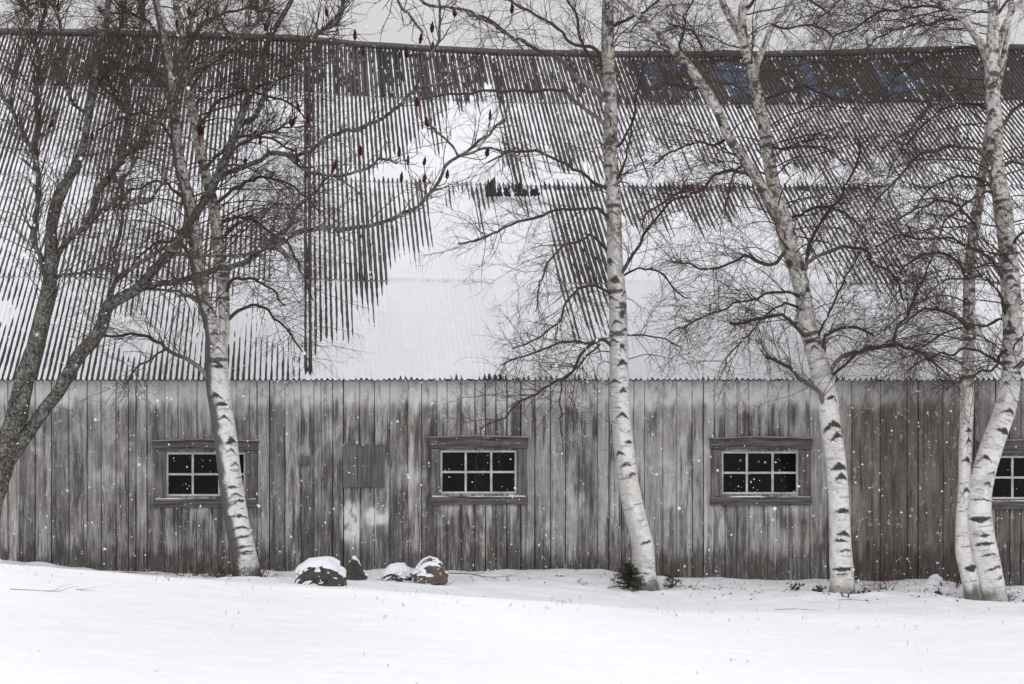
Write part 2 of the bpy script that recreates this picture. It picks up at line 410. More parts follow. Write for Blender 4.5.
for i in range(len(seams) - 1):
    a, b_ = wx(seams[i]), wx(seams[i + 1])
    tone, brown, off = R.random(), (R.random() ** 3) * .6, R.random()
    if seams[i] > 838: tone = tone * .35 - (.42 if seams[i] < 970 else .25); brown = .55 + .4 * R.random()
    gap = R.choice((.0015, .002, .003, .004, .006))
    dy = R.uniform(-.008, .006); tl = R.uniform(-.006, .006)
    a2, b2 = a + gap, b_ - gap
    # split the board round the window openings it crosses
    cuts = []
    for hx0, hx1, hy0, hy1 in holes:
        if seams[i + 1] > hx0 and seams[i] < hx1: cuts.append((wz(hy1), wz(hy0), wx(hx0), wx(hx1)))
    def patch(xa, xb, z0, z1):
        global base
        if xb - xa < .002 or z1 - z0 < .002: return
        nz = max(2, int((z1 - z0) / .03) + 1); nx = 10
        zs = np.linspace(z0, z1, nz); xs = np.concatenate([[xa], np.linspace(xa + .006, xb - .006, 8), [xb]]) if xb - xa > .02 else np.linspace(xa, xb, 10)
        ys = np.array([.006] + [0] * 8 + [.006])
        wob = .004 * (fbm(zs * 1.3, zs * 0 + i * 3.7, 3, 50) - .5)
        XX = xs[None, :] + wob[:, None]; YY = wy + dy + ys[None, :] + tl * (zs[:, None] - 1) + 0 * XX; ZZ = zs[:, None] + 0 * XX
        V = np.stack([XX, YY, ZZ], -1).reshape(-1, 3)
        WV.append(V); WF.append(grid_faces(nx, nz) + base); base += len(V)
        Vb = V.copy(); Vb[:, 1] = wy + .035
        # closing edges so every board has thickness
        for col in (0, nx - 1):
            ii = np.arange(nz) * nx + col
            E = np.concatenate([V[ii], Vb[ii]]); n_ = nz
            f = np.stack([np.arange(n_ - 1), np.arange(1, n_), np.arange(1, n_) + n_, np.arange(n_ - 1) + n_], -1)
            if col == 0: f = f[:, ::-1]
            WV.append(E); WF.append(f + base); base += len(E)
            WB.append(np.tile([tone, brown, off], (len(E), 1)))
            WS.append(stain(CX + E[:, 0] * F / WD, HY - (E[:, 2] - EYE) * F / WD, i))
            WB[-1], WB_last = WB[-1], None
        px = CX + V[:, 0] * F / WD; py = HY - (V[:, 2] - EYE) * F / WD
        order_V = (np.tile([tone, brown, off], (len(V), 1)), stain(px, py, i))
        WB.insert(len(WB) - 2, order_V[0]); WS.insert(len(WS) - 2, order_V[1])
    if not cuts: patch(a2, b2, zb, zt)
    else:
        z0, z1, hx0, hx1 = cuts[0]
        patch(a2, b2, zb, z0); patch(a2, b2, z1, zt)
        if a2 < hx0: patch(a2, min(b2, hx0), z0, z1)
        if b2 > hx1: patch(max(a2, hx1), b2, z0, z1)
wall = mesh_obj('wall', np.concatenate(WV), np.concatenate(WF), M_wall, barn, False,
                {'board': np.concatenate(WB), 'stain': np.concatenate(WS)})
# dark sheathing behind the boards, with the same openings
mb = MB()
hs = sorted(holes); xprev = BX0
for hx0, hx1, hy0, hy1 in hs:
    mb.box(xprev, wx(hx0), wy + .036, wy + .06, zb, zt)
    mb.box(wx(hx0), wx(hx1), wy + .036, wy + .06, zb, wz(hy1)); mb.box(wx(hx0), wx(hx1), wy + .036, wy + .06, wz(hy0), zt)
    xprev = wx(hx1)
mb.box(xprev, BX1, wy + .036, wy + .06, zb, zt)
mb.build('sheathing', M_dark, barn)
# ridge
RD = RY - CAMY
ridge_pts = [(-300, 24), (0, 27), (130, 29), (300, 34), (345, 39), (420, 44), (500, 48), (620, 50), (760, 50), (850, 48), (1024, 43), (1300, 38)]
def ridge_z(X): return zat(ip(CX + np.asarray(X) * F / RD, ridge_pts) + 3.5, RD)
# gable ends, rear wall, interior
for xx, nm in ((BX0, 'gable_wall'), (BX1, 'gable_wall')):
    rz_ = float(ridge_z(xx)) - .12
    y0, y1 = wy + .04, 2 * RY - wy
    th = .06 if xx == BX0 else -.06
    pts = [(y0, zb), (y1, zb), (y1, EZ - .05), (RY, rz_), (y0, EZ - .05)]
    V = [(xx, y, z) for y, z in pts] + [(xx + th, y, z) for y, z in pts]
    Fa = [[0, 1, 2, 3, 4], [9, 8, 7, 6, 5]] + [[i, i + 5, (i + 1) % 5 + 5, (i + 1) % 5] for i in range(5)]
    mesh_obj(nm, np.array(V), Fa, M_hatch, barn, False)
mb = MB(); mb.box(BX0, BX1, 2 * RY - wy, 2 * RY - wy + .05, zb, EZ); mb.build('rear_wall', M_hatch, barn)
mb = MB(); mb.box(BX0 + .1, BX1 - .1, wy + .1, 2 * RY - wy - .1, EZ - .08, EZ - .03); mb.build('loft_floor', M_inside, barn)
# ---- corrugated roof
PITCH, AMP = .0668, .0105
lap_v = []                                   # lap lines, as fraction up the slope
def slope_pt(X, t):
    rz_ = ridge_z(X)
    return t * RY, EZ + (rz_ - EZ) * t - .10 * np.sin(np.pi * np.clip(t, 0, 1))
def t_of_py(py):                             # fraction up the slope that shows at a given picture row (mid roof)
    ts = np.linspace(0, 1, 400); y, z = slope_pt(np.full(400, 3.), ts)
    pys = HY - (z - EYE) * F / (y - CAMY)
    return float(np.interp(-py, -pys, ts))
laps = [0, t_of_py(284), t_of_py(187), t_of_py(103), 1.0]
def base_pt(X, t):
    """centre line of the sheeting: each course laps over the one below"""
    y, z = slope_pt(X, t)
    li = np.clip(np.searchsorted(laps, t, side='right') - 1, 0, 3)
    l0 = np.array(laps)[li]; l1 = np.array(laps)[li + 1]
    lift = .022 * (1 - (t - l0) / (l1 - l0)) + .006 * (fbm(X * .7, li * 5.3, 2, 70) - .5)
    return y, z + lift, li
nrm = np.array([0, -.6, .8])
roofmats = []
# what is left of the blue letters painted along the top course
LETTERS = [(645,65,653,84,5.5,1), (655,66,662,66,4.5,1), (668,66,679,66,4.5,1), (660,70,657,85,5,.9), (656,89,686,92,3,.6),
           (721,65,733,91,6.5,1), (742,72,748,92,4.5,.9), (724,66,738,70,4.5,.8), (736,76,740,90,4,.6),
           (797,63,804,66,4,1), (806,66,813,91,6,1), (808,92,844,92,4.5,1),
           (875,61,880,74,4,1), (880,74,894,93,5,1), (894,61,910,62,3.5,.8), (885,77,904,77,5,1), (893,91,917,86,5,1), (904,80,918,84,4,.8)]
MV, MF, MC = [], [], []; base = 0
nu = int((BX1 - BX0 + .5) / (PITCH / 8)); U = np.linspace(BX0 - .25, BX1 + .25, nu)
for ci in range(4):
    ts = np.concatenate([[laps[ci]], np.linspace(laps[ci] + .0005, laps[ci + 1] + (.008 if ci < 3 else 0), 14 if ci < 3 else 34)])
    XX, TT = np.meshgrid(U, ts)
    y, z = slope_pt(XX, TT)
    lift = .022 * (1 - (TT - laps[ci]) / (laps[ci + 1] - laps[ci])) + .006 * (fbm(XX * .7, XX * 0 + ci * 5.3, 2, 70) - .5)
    wob = .012 * (vnoise(np.floor(XX / .8) + ci * 31, XX * 0, 4) - .5)
    h = AMP * np.cos(2 * np.pi * XX / PITCH) + lift
    h = h + (np.arange(len(ts)) == 0)[:, None] * -.004
    ext = np.where(TT == laps[ci], 0., 0.)
    rag = .02 * (vnoise(np.floor(XX / .76) * 1. + ci * 7, XX * 0 + .5, 12) - .5) * (np.arange(len(ts)) == 1)[:, None] * (ci > 0)
    V = np.stack([XX, y + nrm[1] * h - rag * .8, z + nrm[2] * h - rag * .6], -1)
    MV.append(V.reshape(-1, 3)); MF.append(grid_faces(nu, len(ts)) + base); base += V.shape[0] * V.shape[1]
    px = CX + V[..., 0] * F / (V[..., 1] - CAMY); py = HY - (V[..., 2] - EYE) * F / (V[..., 1] - CAMY)
    bl = np.zeros_like(px)
    if ci == 3:
        for xa, ya, xb, yb_, w, am in LETTERS:
            q = np.clip(((px - xa) * (xb - xa) + (py - ya) * (yb_ - ya)) / ((xb - xa) ** 2 + (yb_ - ya) ** 2), 0, 1)
            dd = np.hypot(px - xa - q * (xb - xa), py - ya - q * (yb_ - ya))
            bl = np.maximum(bl, am * (1 - sst(w * .6, w * 1.1, dd)))
    sheet = vnoise(np.floor(XX / .62 + ci * .37), XX * 0 + ci * 9.1, 61)
    MC.append(np.stack([bl, .5 + .5 * np.cos(2 * np.pi * XX / PITCH), sheet], -1).reshape(-1, 3))  # crests worn lighter, valleys dirtier; rib shading is painted into this tone too
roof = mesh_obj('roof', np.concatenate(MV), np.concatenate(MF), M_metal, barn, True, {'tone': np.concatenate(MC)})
# rear slope
ts = np.linspace(0, 1, 6); XX, TT = np.meshgrid(np.linspace(BX0 - .25, BX1 + .25, 60), ts)
y, z = slope_pt(XX, TT)
mesh_obj('rear_roof', np.stack([XX, 2 * RY - y, z], -1).reshape(-1, 3), grid_faces(60, 6)[:, ::-1], M_metal, barn, True, {'tone': np.tile([0, .5, .5], (360, 1))})

# ---- snow lying in the corrugations
def ell(px, py, cx, cy, rx, ry): return np.exp(-(((px - cx) / rx) ** 2 + ((py - cy) / ry) ** 2) ** 1.5)
def cover(px, py, rib):
    lf = fbm(px / 38, py / 30, 4, 100) - .5
    rb = vnoise(rib * 1.0, rib * 0, 101) - .5
    rb2 = vnoise(rib * 1.0, py / 70 + rib * 3.1, 103) - .5
    # how far down each dark rib runs, with its own ragged end
    rag = 46 * rb + 34 * lf
    c = np.full_like(px, 1.12)
    def stripes(x0, x1, top, bot, lvl, soft=16, sx=10):
        nonlocal c
        b = bot(px) if callable(bot) else bot
        t = top(px) if callable(top) else top
        m = sst(x0 - sx, x0 + sx, px + 10 * lf) * (1 - sst(x1 - sx, x1 + sx, px + 10 * lf))
        m = m * (1 - sst(b - soft, b + soft, py + rag)) * sst(t - 5, t + 5, py + 7 * rb)
        lv = lvl(px, py) if callable(lvl) else lvl
        c = c + (lv - c) * m
    L = lambda *p: (lambda x: ip(x, p))
    # right half
    stripes(500, 618, 50, 172, lambda x, y: ip(y, [(80, .25), (100, .4), (165, .5)]), 8)
    stripes(612, 760, 50, L((612, 165), (700, 160), (760, 170)), lambda x, y: ip(y, [(90, .25), (110, .45), (160, .62)]), 12)
    stripes(745, 870, 50, L((745, 165), (850, 178), (870, 190)), lambda x, y: ip(y, [(90, .2), (110, .42), (180, .5)]), 9)
    stripes(840, 1100, 50, L((840, 170), (900, 175), (960, 210), (1024, 260)), lambda x, y: ip(y, [(90, .25), (115, .45), (200, .6)]), 14)
    stripes(612, 880, 186, L((612, 232), (650, 214), (700, 236), (740, 214), (800, 232), (880, 250)), .42, 16)
    stripes(790, 905, 196, L((790, 200), (830, 275), (870, 310), (905, 315)), .66, 26)
    stripes(545, 612, 184, L((545, 210), (560, 290), (575, 330), (600, 350), (612, 350)), .48, 18, 14)
    stripes(446, 500, 186, L((446, 204), (500, 228)), .5, 9, 6)
    stripes(500, 560, 186, 205, .6, 8)
    stripes(905, 1100, 160, L((905, 250), (1024, 330)), .74, 30)
    # middle
    stripes(312, 445, 40, L((312, 176), (400, 168), (415, 150), (445, 140)), lambda x, y: ip(y, [(60, .15), (85, .3), (150, .5)]), 8)
    stripes(430, 520, 40, L((430, 120), (470, 104), (520, 104)), lambda x, y: ip(y, [(70, .15), (100, .45)]), 7)
    stripes(312, 432, 180, L((312, 352), (340, 330), (362, 312), (385, 294), (392, 262), (432, 238)), .52, 26, 5)
    # dark upper strip under the ridge
    stripes(300, 620, 30, lambda x: 84 + 6 * np.sin(x / 31.) + 0 * x, lambda x, y: ip(y, [(44, .08), (62, .16), (80, .24), (95, .34)]) + .5 * rb2 * .6, 9)
    stripes(612, 1400, 30, lambda x: 90 + 6 * np.sin(x / 37.) + 0 * x, lambda x, y: .03 + .34 * np.clip(rb2, 0, 1), 9)
    fk = sst(.62, .74, fbm(px / 1.7, py / 2.2, 3, 200)) * (py < 100)
    c = np.where((c < .2) & (fk > 0), c + .14 * fk, c)
    # left part
    lv = lambda x, y: ip(y, [(30, .30), (70, .31), (115, .40), (150, .54), (190, .62), (300, .62), (383, .58)]) + .16 * (x < 40) * (y < 120) + .5 * lf * .35
    stripes(-800, 303, 0, 900, lv, 16, 3)
    for cx_, cy_, rx, ry, am in ((38, 168, 24, 20, .4), (135, 170, 26, 20, .35), (132, 332, 34, 22, .26), (278, 150, 40, 60, .5), (262, 330, 50, 46, .30), (285, 250, 22, 40, .4), (5, 312, 14, 10, .3), (190, 345, 30, 18, .2)):
        c = c + am * ell(px, py, cx_, cy_, rx, ry) * (px < 304) * (.6 + 1.2 * np.clip(lf + .3, 0, 1))
    # the sheet joint between the two halves stays bare
    m = np.exp(-((px - 308.5 - (py - 200) * .002) / 5.6) ** 4) * (1 - sst(366, 379, py + 8 * rb))
    c = c + (.40 + .10 * np.sin(py / 23.) - .28 * sst(250, 60, py) - c) * m
    # lap line ticks
    c = c - .24 * np.exp(-((py - 283.5) / 1.8) ** 2) * sst(365, 380, px) * (1 - sst(455, 520, px)) * (.5 + rb)
    c = c - .5 * np.exp(-((py - 188) / 2.2) ** 2) * sst(500, 515, px) * (.6 + rb)
    # white crumbs caught just below the ridge cap
    c = c + .55 * np.exp(-((py - ip(px, ridge_pts) - 6) / 2.2) ** 2) * (px > 300)
    # melt back along the eave
    c = c - (.22 + .75 * rb + .5 * (vnoise(rib / 3.7, rib * 0, 215) - .5)) * sst(374, 381.5, py + 7 * rb) * (px > 312)
    c = c + (.10 + .2 * rb) * sst(376, 382, py) * (px <= 312)
    sh = vnoise(np.floor(rib / 9.3) + 3 * np.floor(py / 96.), rib * 0, 210) - .5
    c = c + (.22 * rb2 + .16 * sh) * (c < .95) + .34 * (fbm(px / 3.2, py / 5., 3, 120) - .5) * (c < .97) + .18 * (fbm(px / 14, py / 22, 3, 121) - .5) * (c < .97) + .05 * rb
    return c
nu = int((BX1 - BX0 + .5) / (PITCH / 10)); U = np.linspace(BX0 - .25, BX1 + .25, nu)
ts = np.unique(np.concatenate([np.linspace(-.0012, .995, 235)] + [np.array([l - .0004, l + .0004]) for l in laps[1:4]]))
XX, TT = np.meshgrid(U, ts)
y, z, li = base_pt(XX, np.clip(TT, 0, 1))
y = y + np.minimum(TT, 0) * RY
px = CX + XX * F / (y - CAMY); py = HY - (z - EYE) * F / (y - CAMY)
rib = np.round(XX / PITCH - .5)
c = cover(px, py, rib + .37)
cosx = np.cos(2 * np.pi * XX / PITCH)
lvl = np.where(c < 1, -AMP * np.cos(np.pi * np.clip(c, 0, 1)), AMP + .13 * (c - 1))
lvl = np.where(c < .04, -AMP * 1.9, lvl)
lvl = lvl + np.clip(c - .6, 0, .5) * AMP * (.25 + 1.8 * sst(.4, .65, fbm(XX / .55, TT * 3.1, 3, 131))) * cosx + .0035 * (fbm(XX * 14, TT * 70, 2, 130) - .5)
for l_ in laps[1:4]: lvl = lvl + .014 * np.exp(-((TT - l_) / .004) ** 2) * sst(.95, 1.06, c)
lvl = lvl - .02 * (TT < -.0004)
XS = XX; V = np.stack([XS, y + nrm[1] * lvl, z + nrm[2] * lvl], -1)
rs = mesh_obj('snow_cover', V.reshape(-1, 3), grid_faces(len(U), len(ts)), M_rsnow, None, True)
off = np.array(barn.location); 
rs.data.vertices.foreach_set('co', (V.reshape(-1, 3) - off).astype(np.float32).ravel()); rs.data.update()
rs.parent = roof; tag(rs, 'patchy white snow lying in the roof corrugations')
# ridge cap, fascia
n = 90; xs = np.linspace(BX0 - .3, BX1 + .3, n); rz_ = ridge_z(xs) + .012 * (fbm(xs * 2.1, xs * 0, 3, 140) - .5)
prof = [(-.17, -.095), (-.165, -.055), (-.03, .035), (.03, .035), (.165, -.055), (.17, -.095)]
V = np.stack([np.stack([xs, np.full(n, RY + a), rz_ + b_], -1) for a, b_ in prof], 1).reshape(-1, 3)
mesh_obj('ridge_cap', V, grid_faces(6, n)[:, ::-1], M_metal, barn, False, {'tone': np.tile([0, .6, .6], (len(V), 1))})
# torn flaps of sheet metal half way up
for px_, py_, w, h_ in ((491, 195.5, 12, 16), (499, 199, 6, 7), (506, 198, 8, 9), (518, 196.5, 9, 12), (525, 200, 6, 6), (534, 198.5, 10, 7)):
    t = t_of_py(py_ + h_ / 2); X0 = 0
    yb, zb_ = slope_pt(np.array([3.]), np.array([t])); D = float(yb[0]) - CAMY
    ww = w / F * D; hh = h_ / F * D * 1.35; X0 = (px_ - CX) / F * D
    nU, nV = 7, 6; VV = []
    for j in range(nV):
        for i in range(nU):
            u = i / (nU - 1) - .5; v = j / (nV - 1)
            uu = u * ww * (1 - .4 * v * R.uniform(.2, 1.6)); s = v * hh * (1 + (.35 * R.uniform(-1, 1) if j == nV - 1 else 0)) - (.03 * R.random() if j == 0 else 0)
            VV.append((X0 + uu + .01 * R.uniform(-1, 1), float(yb[0]) - .10 + s * .50 + .015 * math.cos(u * 9), float(zb_[0]) + .085 + s * .80 + .02 * R.uniform(-1, 1)))
    o = mesh_obj('torn_flap', np.array(VV), grid_faces(nU, nV), M_metal, barn, True, {'tone': np.tile([0, R.uniform(.1, .6), R.uniform(.2, .8)], (nU * nV, 1))})
    sm = o.modifiers.new('t', 'SOLIDIFY'); sm.thickness = .004

# ---- windows
def window(sx0, sx1, sy0, sy1, fx0, fx1, hy, ysill, red=False):
    yb = wy - .012
    X = lambda p: wx(p); Z = lambda p: wz(p)
    hb = sy0 - 1.4                                            # underside of the header
    o = empty('window', tuple(np.array([X((fx0 + fx1) / 2), wy, Z(ysill)]) - np.array(barn.location))); o.parent = barn
    for xa, xb, d in ((X(fx0 + 1.5), X(sx0) - .002, .030), (X(sx1) + .002, X(fx1 - 1.5), .028)):
        fr = MB(); fr.box(xa, xb, yb - d, yb, Z(ysill - 1), Z(hb) - .002); fr.build('casing', M_framev, o, bevel=.004)
    m = MB(); xm = (fx0 + fx1) / 2
    m.prism([(X(fx0 + 1), Z(hb)), (X(fx1 - 1), Z(hb)), (X(fx1), Z(hy + 2.2)), (X(xm), Z(hy + .8)), (X(fx0), Z(hy + 2.4))], yb - .042, yb)
    m.build('header', M_frame, o, bevel=.004)
    m = MB()
    m.prism([(X(fx0 - 1), Z(hy + 2.2)), (X(xm - 4), Z(hy + .6)), (X(fx1 + 1), Z(hy + 2.0)), (X(fx1 + 1), Z(hy + .8)), (X(xm - 4), Z(hy - .8)), (X(fx0 - 1), Z(hy + .9))], yb - .075, yb)
    m.build('drip_cap', M_cap, o)
    m = MB(); m.box(X(fx0 + .6), X(fx1 - .8), yb - .040, yb, Z(ysill + 8.2), Z(ysill)); m.build('sill', M_frame, o, bevel=.005)
    nn = 40; xs = np.linspace(X(fx0 + 3), X(fx1 - 3), nn); hh = np.clip(.030 * (fbm(xs * 5, xs * 0, 3, int(fx0) % 50) - .42), -.004, .02)
    zt_ = Z(ysill); SV = np.stack([np.stack([xs, np.full(nn, yb - .037), np.full(nn, zt_ - .002)], -1), np.stack([xs, np.full(nn, yb - .034), zt_ + hh], -1), np.stack([xs, np.full(nn, yb - .004), zt_ + hh * 1.2], -1)], 1).reshape(-1, 3)
    mesh_obj('sill_snow', SV, grid_faces(3, nn)[:, ::-1], M_rocksnow, o, True)
    # sash set back in the opening
    ys0, ys1 = wy - .006, wy + .022
    s = MB(); w = .026; mw = .026
    x0, x1, z0, z1 = X(sx0) + .002, X(sx1) - .002, Z(sy1) + .003, Z(sy0) - .003
    s.box(x0, x1, ys0, ys1, z1 - w, z1); s.box(x0, x1, ys0, ys1, z0, z0 + w)
    s.box(x0, x0 + w, ys0 + .001, ys1, z0 + w, z1 - w); s.box(x1 - w, x1, ys0 + .001, ys1, z0 + w, z1 - w)
    zm = (z0 + z1) / 2
    for k in (1, 2):
        xc = x0 + (x1 - x0) * k / 3; s.box(xc - mw / 2, xc + mw / 2, ys0 + .003, ys1, z0 + w, z1 - w)
    s.box(x0 + w, x1 - w, ys0 + .005, ys1 - .003, zm - mw / 2, zm + mw / 2)
    s.build('sash', M_sash, o, bevel=.003)
    p = MB(); xs = [x0 + w / 2] + [x0 + (x1 - x0) * k / 3 for k in (1, 2)] + [x1 - w / 2]
    for i in range(3):
        for (za, zb2) in ((z0 + w / 2, zm), (zm, z1 - w / 2)):
            t1, t2 = R.uniform(-.002, .002), R.uniform(-.002, .002)
            y = wy + .012
            a, b_ = xs[i] + .004, xs[i + 1] - .004; c_, d = za + .004, zb2 - .004
            p.add([(a, y + t1, c_), (b_, y - t1, c_), (b_, y + t2, d), (a, y - t2, d), (a, y + t1 + .003, c_), (b_, y - t1 + .003, c_), (b_, y + t2 + .003, d), (a, y - t2 + .003, d)],
                  [(0,1,2,3),(7,6,5,4),(0,4,5,1),(1,5,6,2),(2,6,7,3),(3,7,4,0)])
    p.build('pane', M_glass, o)
    return o
window(440, 517, 450, 494, 429, 528, 436, 496.5)
window(721, 798.5, 451, 494.5, 709, 811.5, 437, 497)
window(166, 246, 452, 496.5, 153, 258.5, 439.5, 499)
window(986.5, 1064, 455.5, 499.5, 976, 1075, 440, 501)
window(-120, -42, 453, 497, -131, -31, 439, 499)
# ---- hatch of darker boards and a small block beside it
ht = MB()
for a, b_ in ((342.8, 357.4), (357.8, 370.5), (370.9, 384.8)):
    ht.box(wx(a), wx(b_), wy - .030, wy - .010, wz(487.6 + R.uniform(-.4, .4)), wz(445))
ht.build('hatch', M_hatch, barn, bevel=.003)
ht = MB(); ht.box(wx(300), wx(309), wy - .045, wy - .010, wz(465), wz(456)); ht.build('latch_block', M_hatch, barn, bevel=.004)

# ------------------------------------------------------------------ trees
def clampY(p):
    lim = -.10 if p[2] < 2.36 else (p[2] - 2.36) / .80 - .10
    if p[1] > lim: p[1] = lim
    return p
def cat(pts, step):
    """Catmull-Rom through rows of (x,y,z,r...)"""
    p = np.asarray(pts, float)
    if len(p) == 2: p = np.array([p[0], (p[0] + p[1]) / 2, p[1]])
    q = np.vstack([2 * p[0] - p[1], p, 2 * p[-1] - p[-2]])
    out = []
    for i in range(1, len(q) - 2):
        n = max(2, int(np.linalg.norm(q[i + 1][:3] - q[i][:3]) / step))
        t = np.linspace(0, 1, n, endpoint=False)[:, None]
        a, b_, c_, d = q[i - 1], q[i], q[i + 1], q[i + 2]
        out.append(.5 * (2 * b_ + (c_ - a) * t + (2 * a - 5 * b_ + 4 * c_ - d) * t ** 2 + (3 * b_ - a - 3 * c_ + d) * t ** 3))
    out.append(q[-2][None])
    o = np.concatenate(out); o[:, 3] = np.maximum(o[:, 3], .0015); return o
def px_line(pts, D0, D1):
    """rows (px, py, width px) -> (x,y,z,r) with the distance running from D0 to D1"""
    n = len(pts); out = []
    for i, (a, b_, w) in enumerate(pts):
        D = D0 + (D1 - D0) * (i / max(1, n - 1)); p = P(a, b_, D)
        out.append([*p, w / 2 / F * D])
    return np.array(out)
def birch_trunk(name, parent, stems, seed, mossy=0, zgrey=3.2, darkbase=.10, nscar=9., scars=None):
    """stems: smoothed (n,4) arrays in one mesh; bark marks are laid in a colour attribute"""
    rg = np.random.default_rng(seed); VV = []; FF = []; CC = []; base = 0
    for si, c in enumerate(stems):
        K = 44 if c[0, 3] > .06 else 24
        C = c[:, :3]; r = c[:, 3].copy(); n = len(C)
        T = np.gradient(C, axis=0); T /= np.linalg.norm(T, axis=1, keepdims=True)
        e1 = np.cross(np.array([0., 1., 0.]), T); e1 /= np.linalg.norm(e1, axis=1, keepdims=True)      # towards +x
        e2 = -np.cross(T, e1) * -1.; e2 = np.cross(e1, T); e2 = np.where(e2[:, 1:2] > 0, -e2, e2)       # towards the camera side
        S = np.concatenate([[0], np.cumsum(np.linalg.norm(np.diff(C, axis=0), axis=1))])
        th = np.arange(K) / K * 2 * np.pi
        TH, SS = np.meshgrid(th, S)
        RR = r[:, None] * (1 + .035 * (fbm(TH * 1.0 + 10 * si, SS * 5, 2, seed) - .5) + .05 * (vnoise(np.zeros_like(TH), SS * 3.2, seed + 3) - .5))
        zz = C[:, 2][:, None] + 0 * TH
        if si == 0:
            fl = np.exp(-(np.clip(zz - stems[0][0, 2] - .25, 0, None)) / .10)
            RR = RR * (1 + .10 * fl * (1 + .8 * np.cos(TH * 4 + seed)))
        hg = sst(zgrey - 1.4, zgrey + 1.6, zz)
        hn = sst(.35, .65, fbm(TH * .9 + si * 7, SS * 2.2, 3, seed + 5))
        white = np.array([.78, .765, .74]); grey = np.array([.50, .455, .41])
        m = np.clip(hg * (.45 + .6 * hn), 0, 1)[..., None]
        col = white * (1 - m) + grey * m
        col = col * (.90 + .2 * (fbm(TH * 2, SS * 9, 3, seed + 9) - .5))[..., None]
        pink = sst(.55, .75, fbm(TH * 1.3, SS * 3, 3, seed + 12))[..., None] * .4
        col = col * (1 - pink) + np.array([.58, .50, .44]) * pink
        dk = np.zeros_like(TH)
        tot = S[-1]
        def dth(a): return np.abs((TH - a + np.pi) % (2 * np.pi) - np.pi)
        lo = np.searchsorted
        def sl(s, h): return slice(int(lo(S, s - h)), int(lo(S, s + h)) + 1)
        for _ in range(int(tot * 75)):                       # lenticels
            s = rg.uniform(0, tot); a = rg.uniform(0, 6.28); w = rg.uniform(.08, .5) * (1 if rg.random() < .85 else 2.2); hh = rg.uniform(.0035, .009)
            k = sl(s, .03); d = dth(a)[k]
            dk[k] = np.maximum(dk[k], rg.uniform(.25, .9) * (d < w) * np.exp(-((SS[k] - s + .02 * (d / w) ** 2 * rg.uniform(-.6, .6)) / hh) ** 2))
        if scars and si == 0:
            for zs_, fx_, w, arm, thk0 in scars:
                s = float(np.interp(zs_, C[:, 2], S)); k = sl(s, .40); d = dth(math.acos(max(-.95, min(.95, fx_))))[k]; ds = s - SS[k]; rr_ = np.interp(s, S, r) / .13
                nz = (fbm(TH[k] * 5, SS[k] * 38, 3, seed + 31) - .5)
                lop = rg.uniform(.3, 1.25, 2); a_ = math.acos(max(-.95, min(.95, fx_)))
                ad = ds - arm * (d / w) ** 1.15 * np.where(((TH[k] - a_ + np.pi) % (2 * np.pi) - np.pi) > 0, *lop) + .034 * nz
                th_ = thk0 * rg.uniform(.7, 1.2) * np.clip(1.05 - d / w, 0, 1) + .009
                dk[k] = np.maximum(dk[k], .98 * sst(-.006, .004, ad) * (1 - sst(th_ - .004, th_ + .008, ad)) * (1 - sst(w * .9, w * 1.2, d + .3 * nz)))
        s = .18
        while s < tot:                                       # chevron scars under old branches
            if scars and si == 0 and np.interp(s, S, C[:, 2]) < 2.25: s += .1; continue
            a = rg.uniform(.35, 2.8) if rg.random() < .85 else rg.uniform(3.2, 6.2)
            lop = rg.uniform(.35, 1.5, 2); w = rg.uniform(.35, .95); arm = rg.uniform(.05, .15); k = sl(s, .34); d = dth(a)[k]; ds = s - SS[k]
            rr_ = np.interp(s, S, r) / .13
            nz = (fbm(TH[k] * 5, SS[k] * 40, 2, seed + 31) - .5)
            armd = ds - arm * rr_ * (d / w) ** 1.15 * np.where(((TH[k] - a + np.pi) % (2 * np.pi) - np.pi) > 0, *lop) + .024 * nz
            thk = rg.uniform(.018, .05) * rr_ * np.clip(1.05 - d / w, 0, 1) + .008
            dk[k] = np.maximum(dk[k], .97 * sst(-.006, .004, armd) * (1 - sst(thk - .004, thk + .008, armd)) * (1 - sst(w * .9, w * 1.25, d)))
            if rg.random() < .3:
                bw = w * rg.uniform(.35, .8); bh = rg.uniform(.03, .075) * rr_
                dk[k] = np.maximum(dk[k], .95 * (1 - sst(.7, 1.15, (d / bw) ** 2 + ((ds - bh * .7) / bh) ** 2 + 1.4 * nz)))
            if rg.random() < .4:
                bh = rg.uniform(.014, .04)
                dk[k] = np.maximum(dk[k], .9 * (1 - sst(.7, 1.1, (d / (w * 1.9)) ** 2 + ((ds + .05) / bh) ** 2 + 1.2 * nz)))
            s += rg.exponential(1 / nscar) * (1.2 - .5 * np.clip(s / 4, 0, 1)) + .03
        dk = np.maximum(dk, .75 * sst(.56, .64, fbm(TH * 3.2, SS * 26, 4, seed + 40)) * (.08 + .92 * hg))
        dk = np.maximum(dk, .8 * sst(.64, .70, fbm(TH * 1.6 + 40, SS * 9, 4, seed + 44)) * (.3 + .7 * hg))
        if si == 0:
            dk = np.maximum(dk, .85 * (1 - sst(darkbase * .3, darkbase * 1.6, zz - stems[0][0, 2] - .25 + .12 * (fbm(TH * 3, SS * 8, 3, seed + 50) - .5))) * (.5 + .5 * hn))
            if mossy:
                dk = np.maximum(dk, mossy * (1 - sst(.85, 1.25, dth(2.95) + .9 * (fbm(TH * 2.5, SS * 11, 4, seed + 60) - .5))))
        dk = np.clip(dk, 0, 1)[..., None]
        col = col * (1 - dk) + np.array([.040, .035, .030]) * dk
        RR = RR * (1 + .03 * dk[..., 0])
        V = C[:, None] + RR[..., None] * (np.cos(TH)[..., None] * e1[:, None] + np.sin(TH)[..., None] * e2[:, None])
        VV.append(V.reshape(-1, 3)); CC.append(col.reshape(-1, 3))
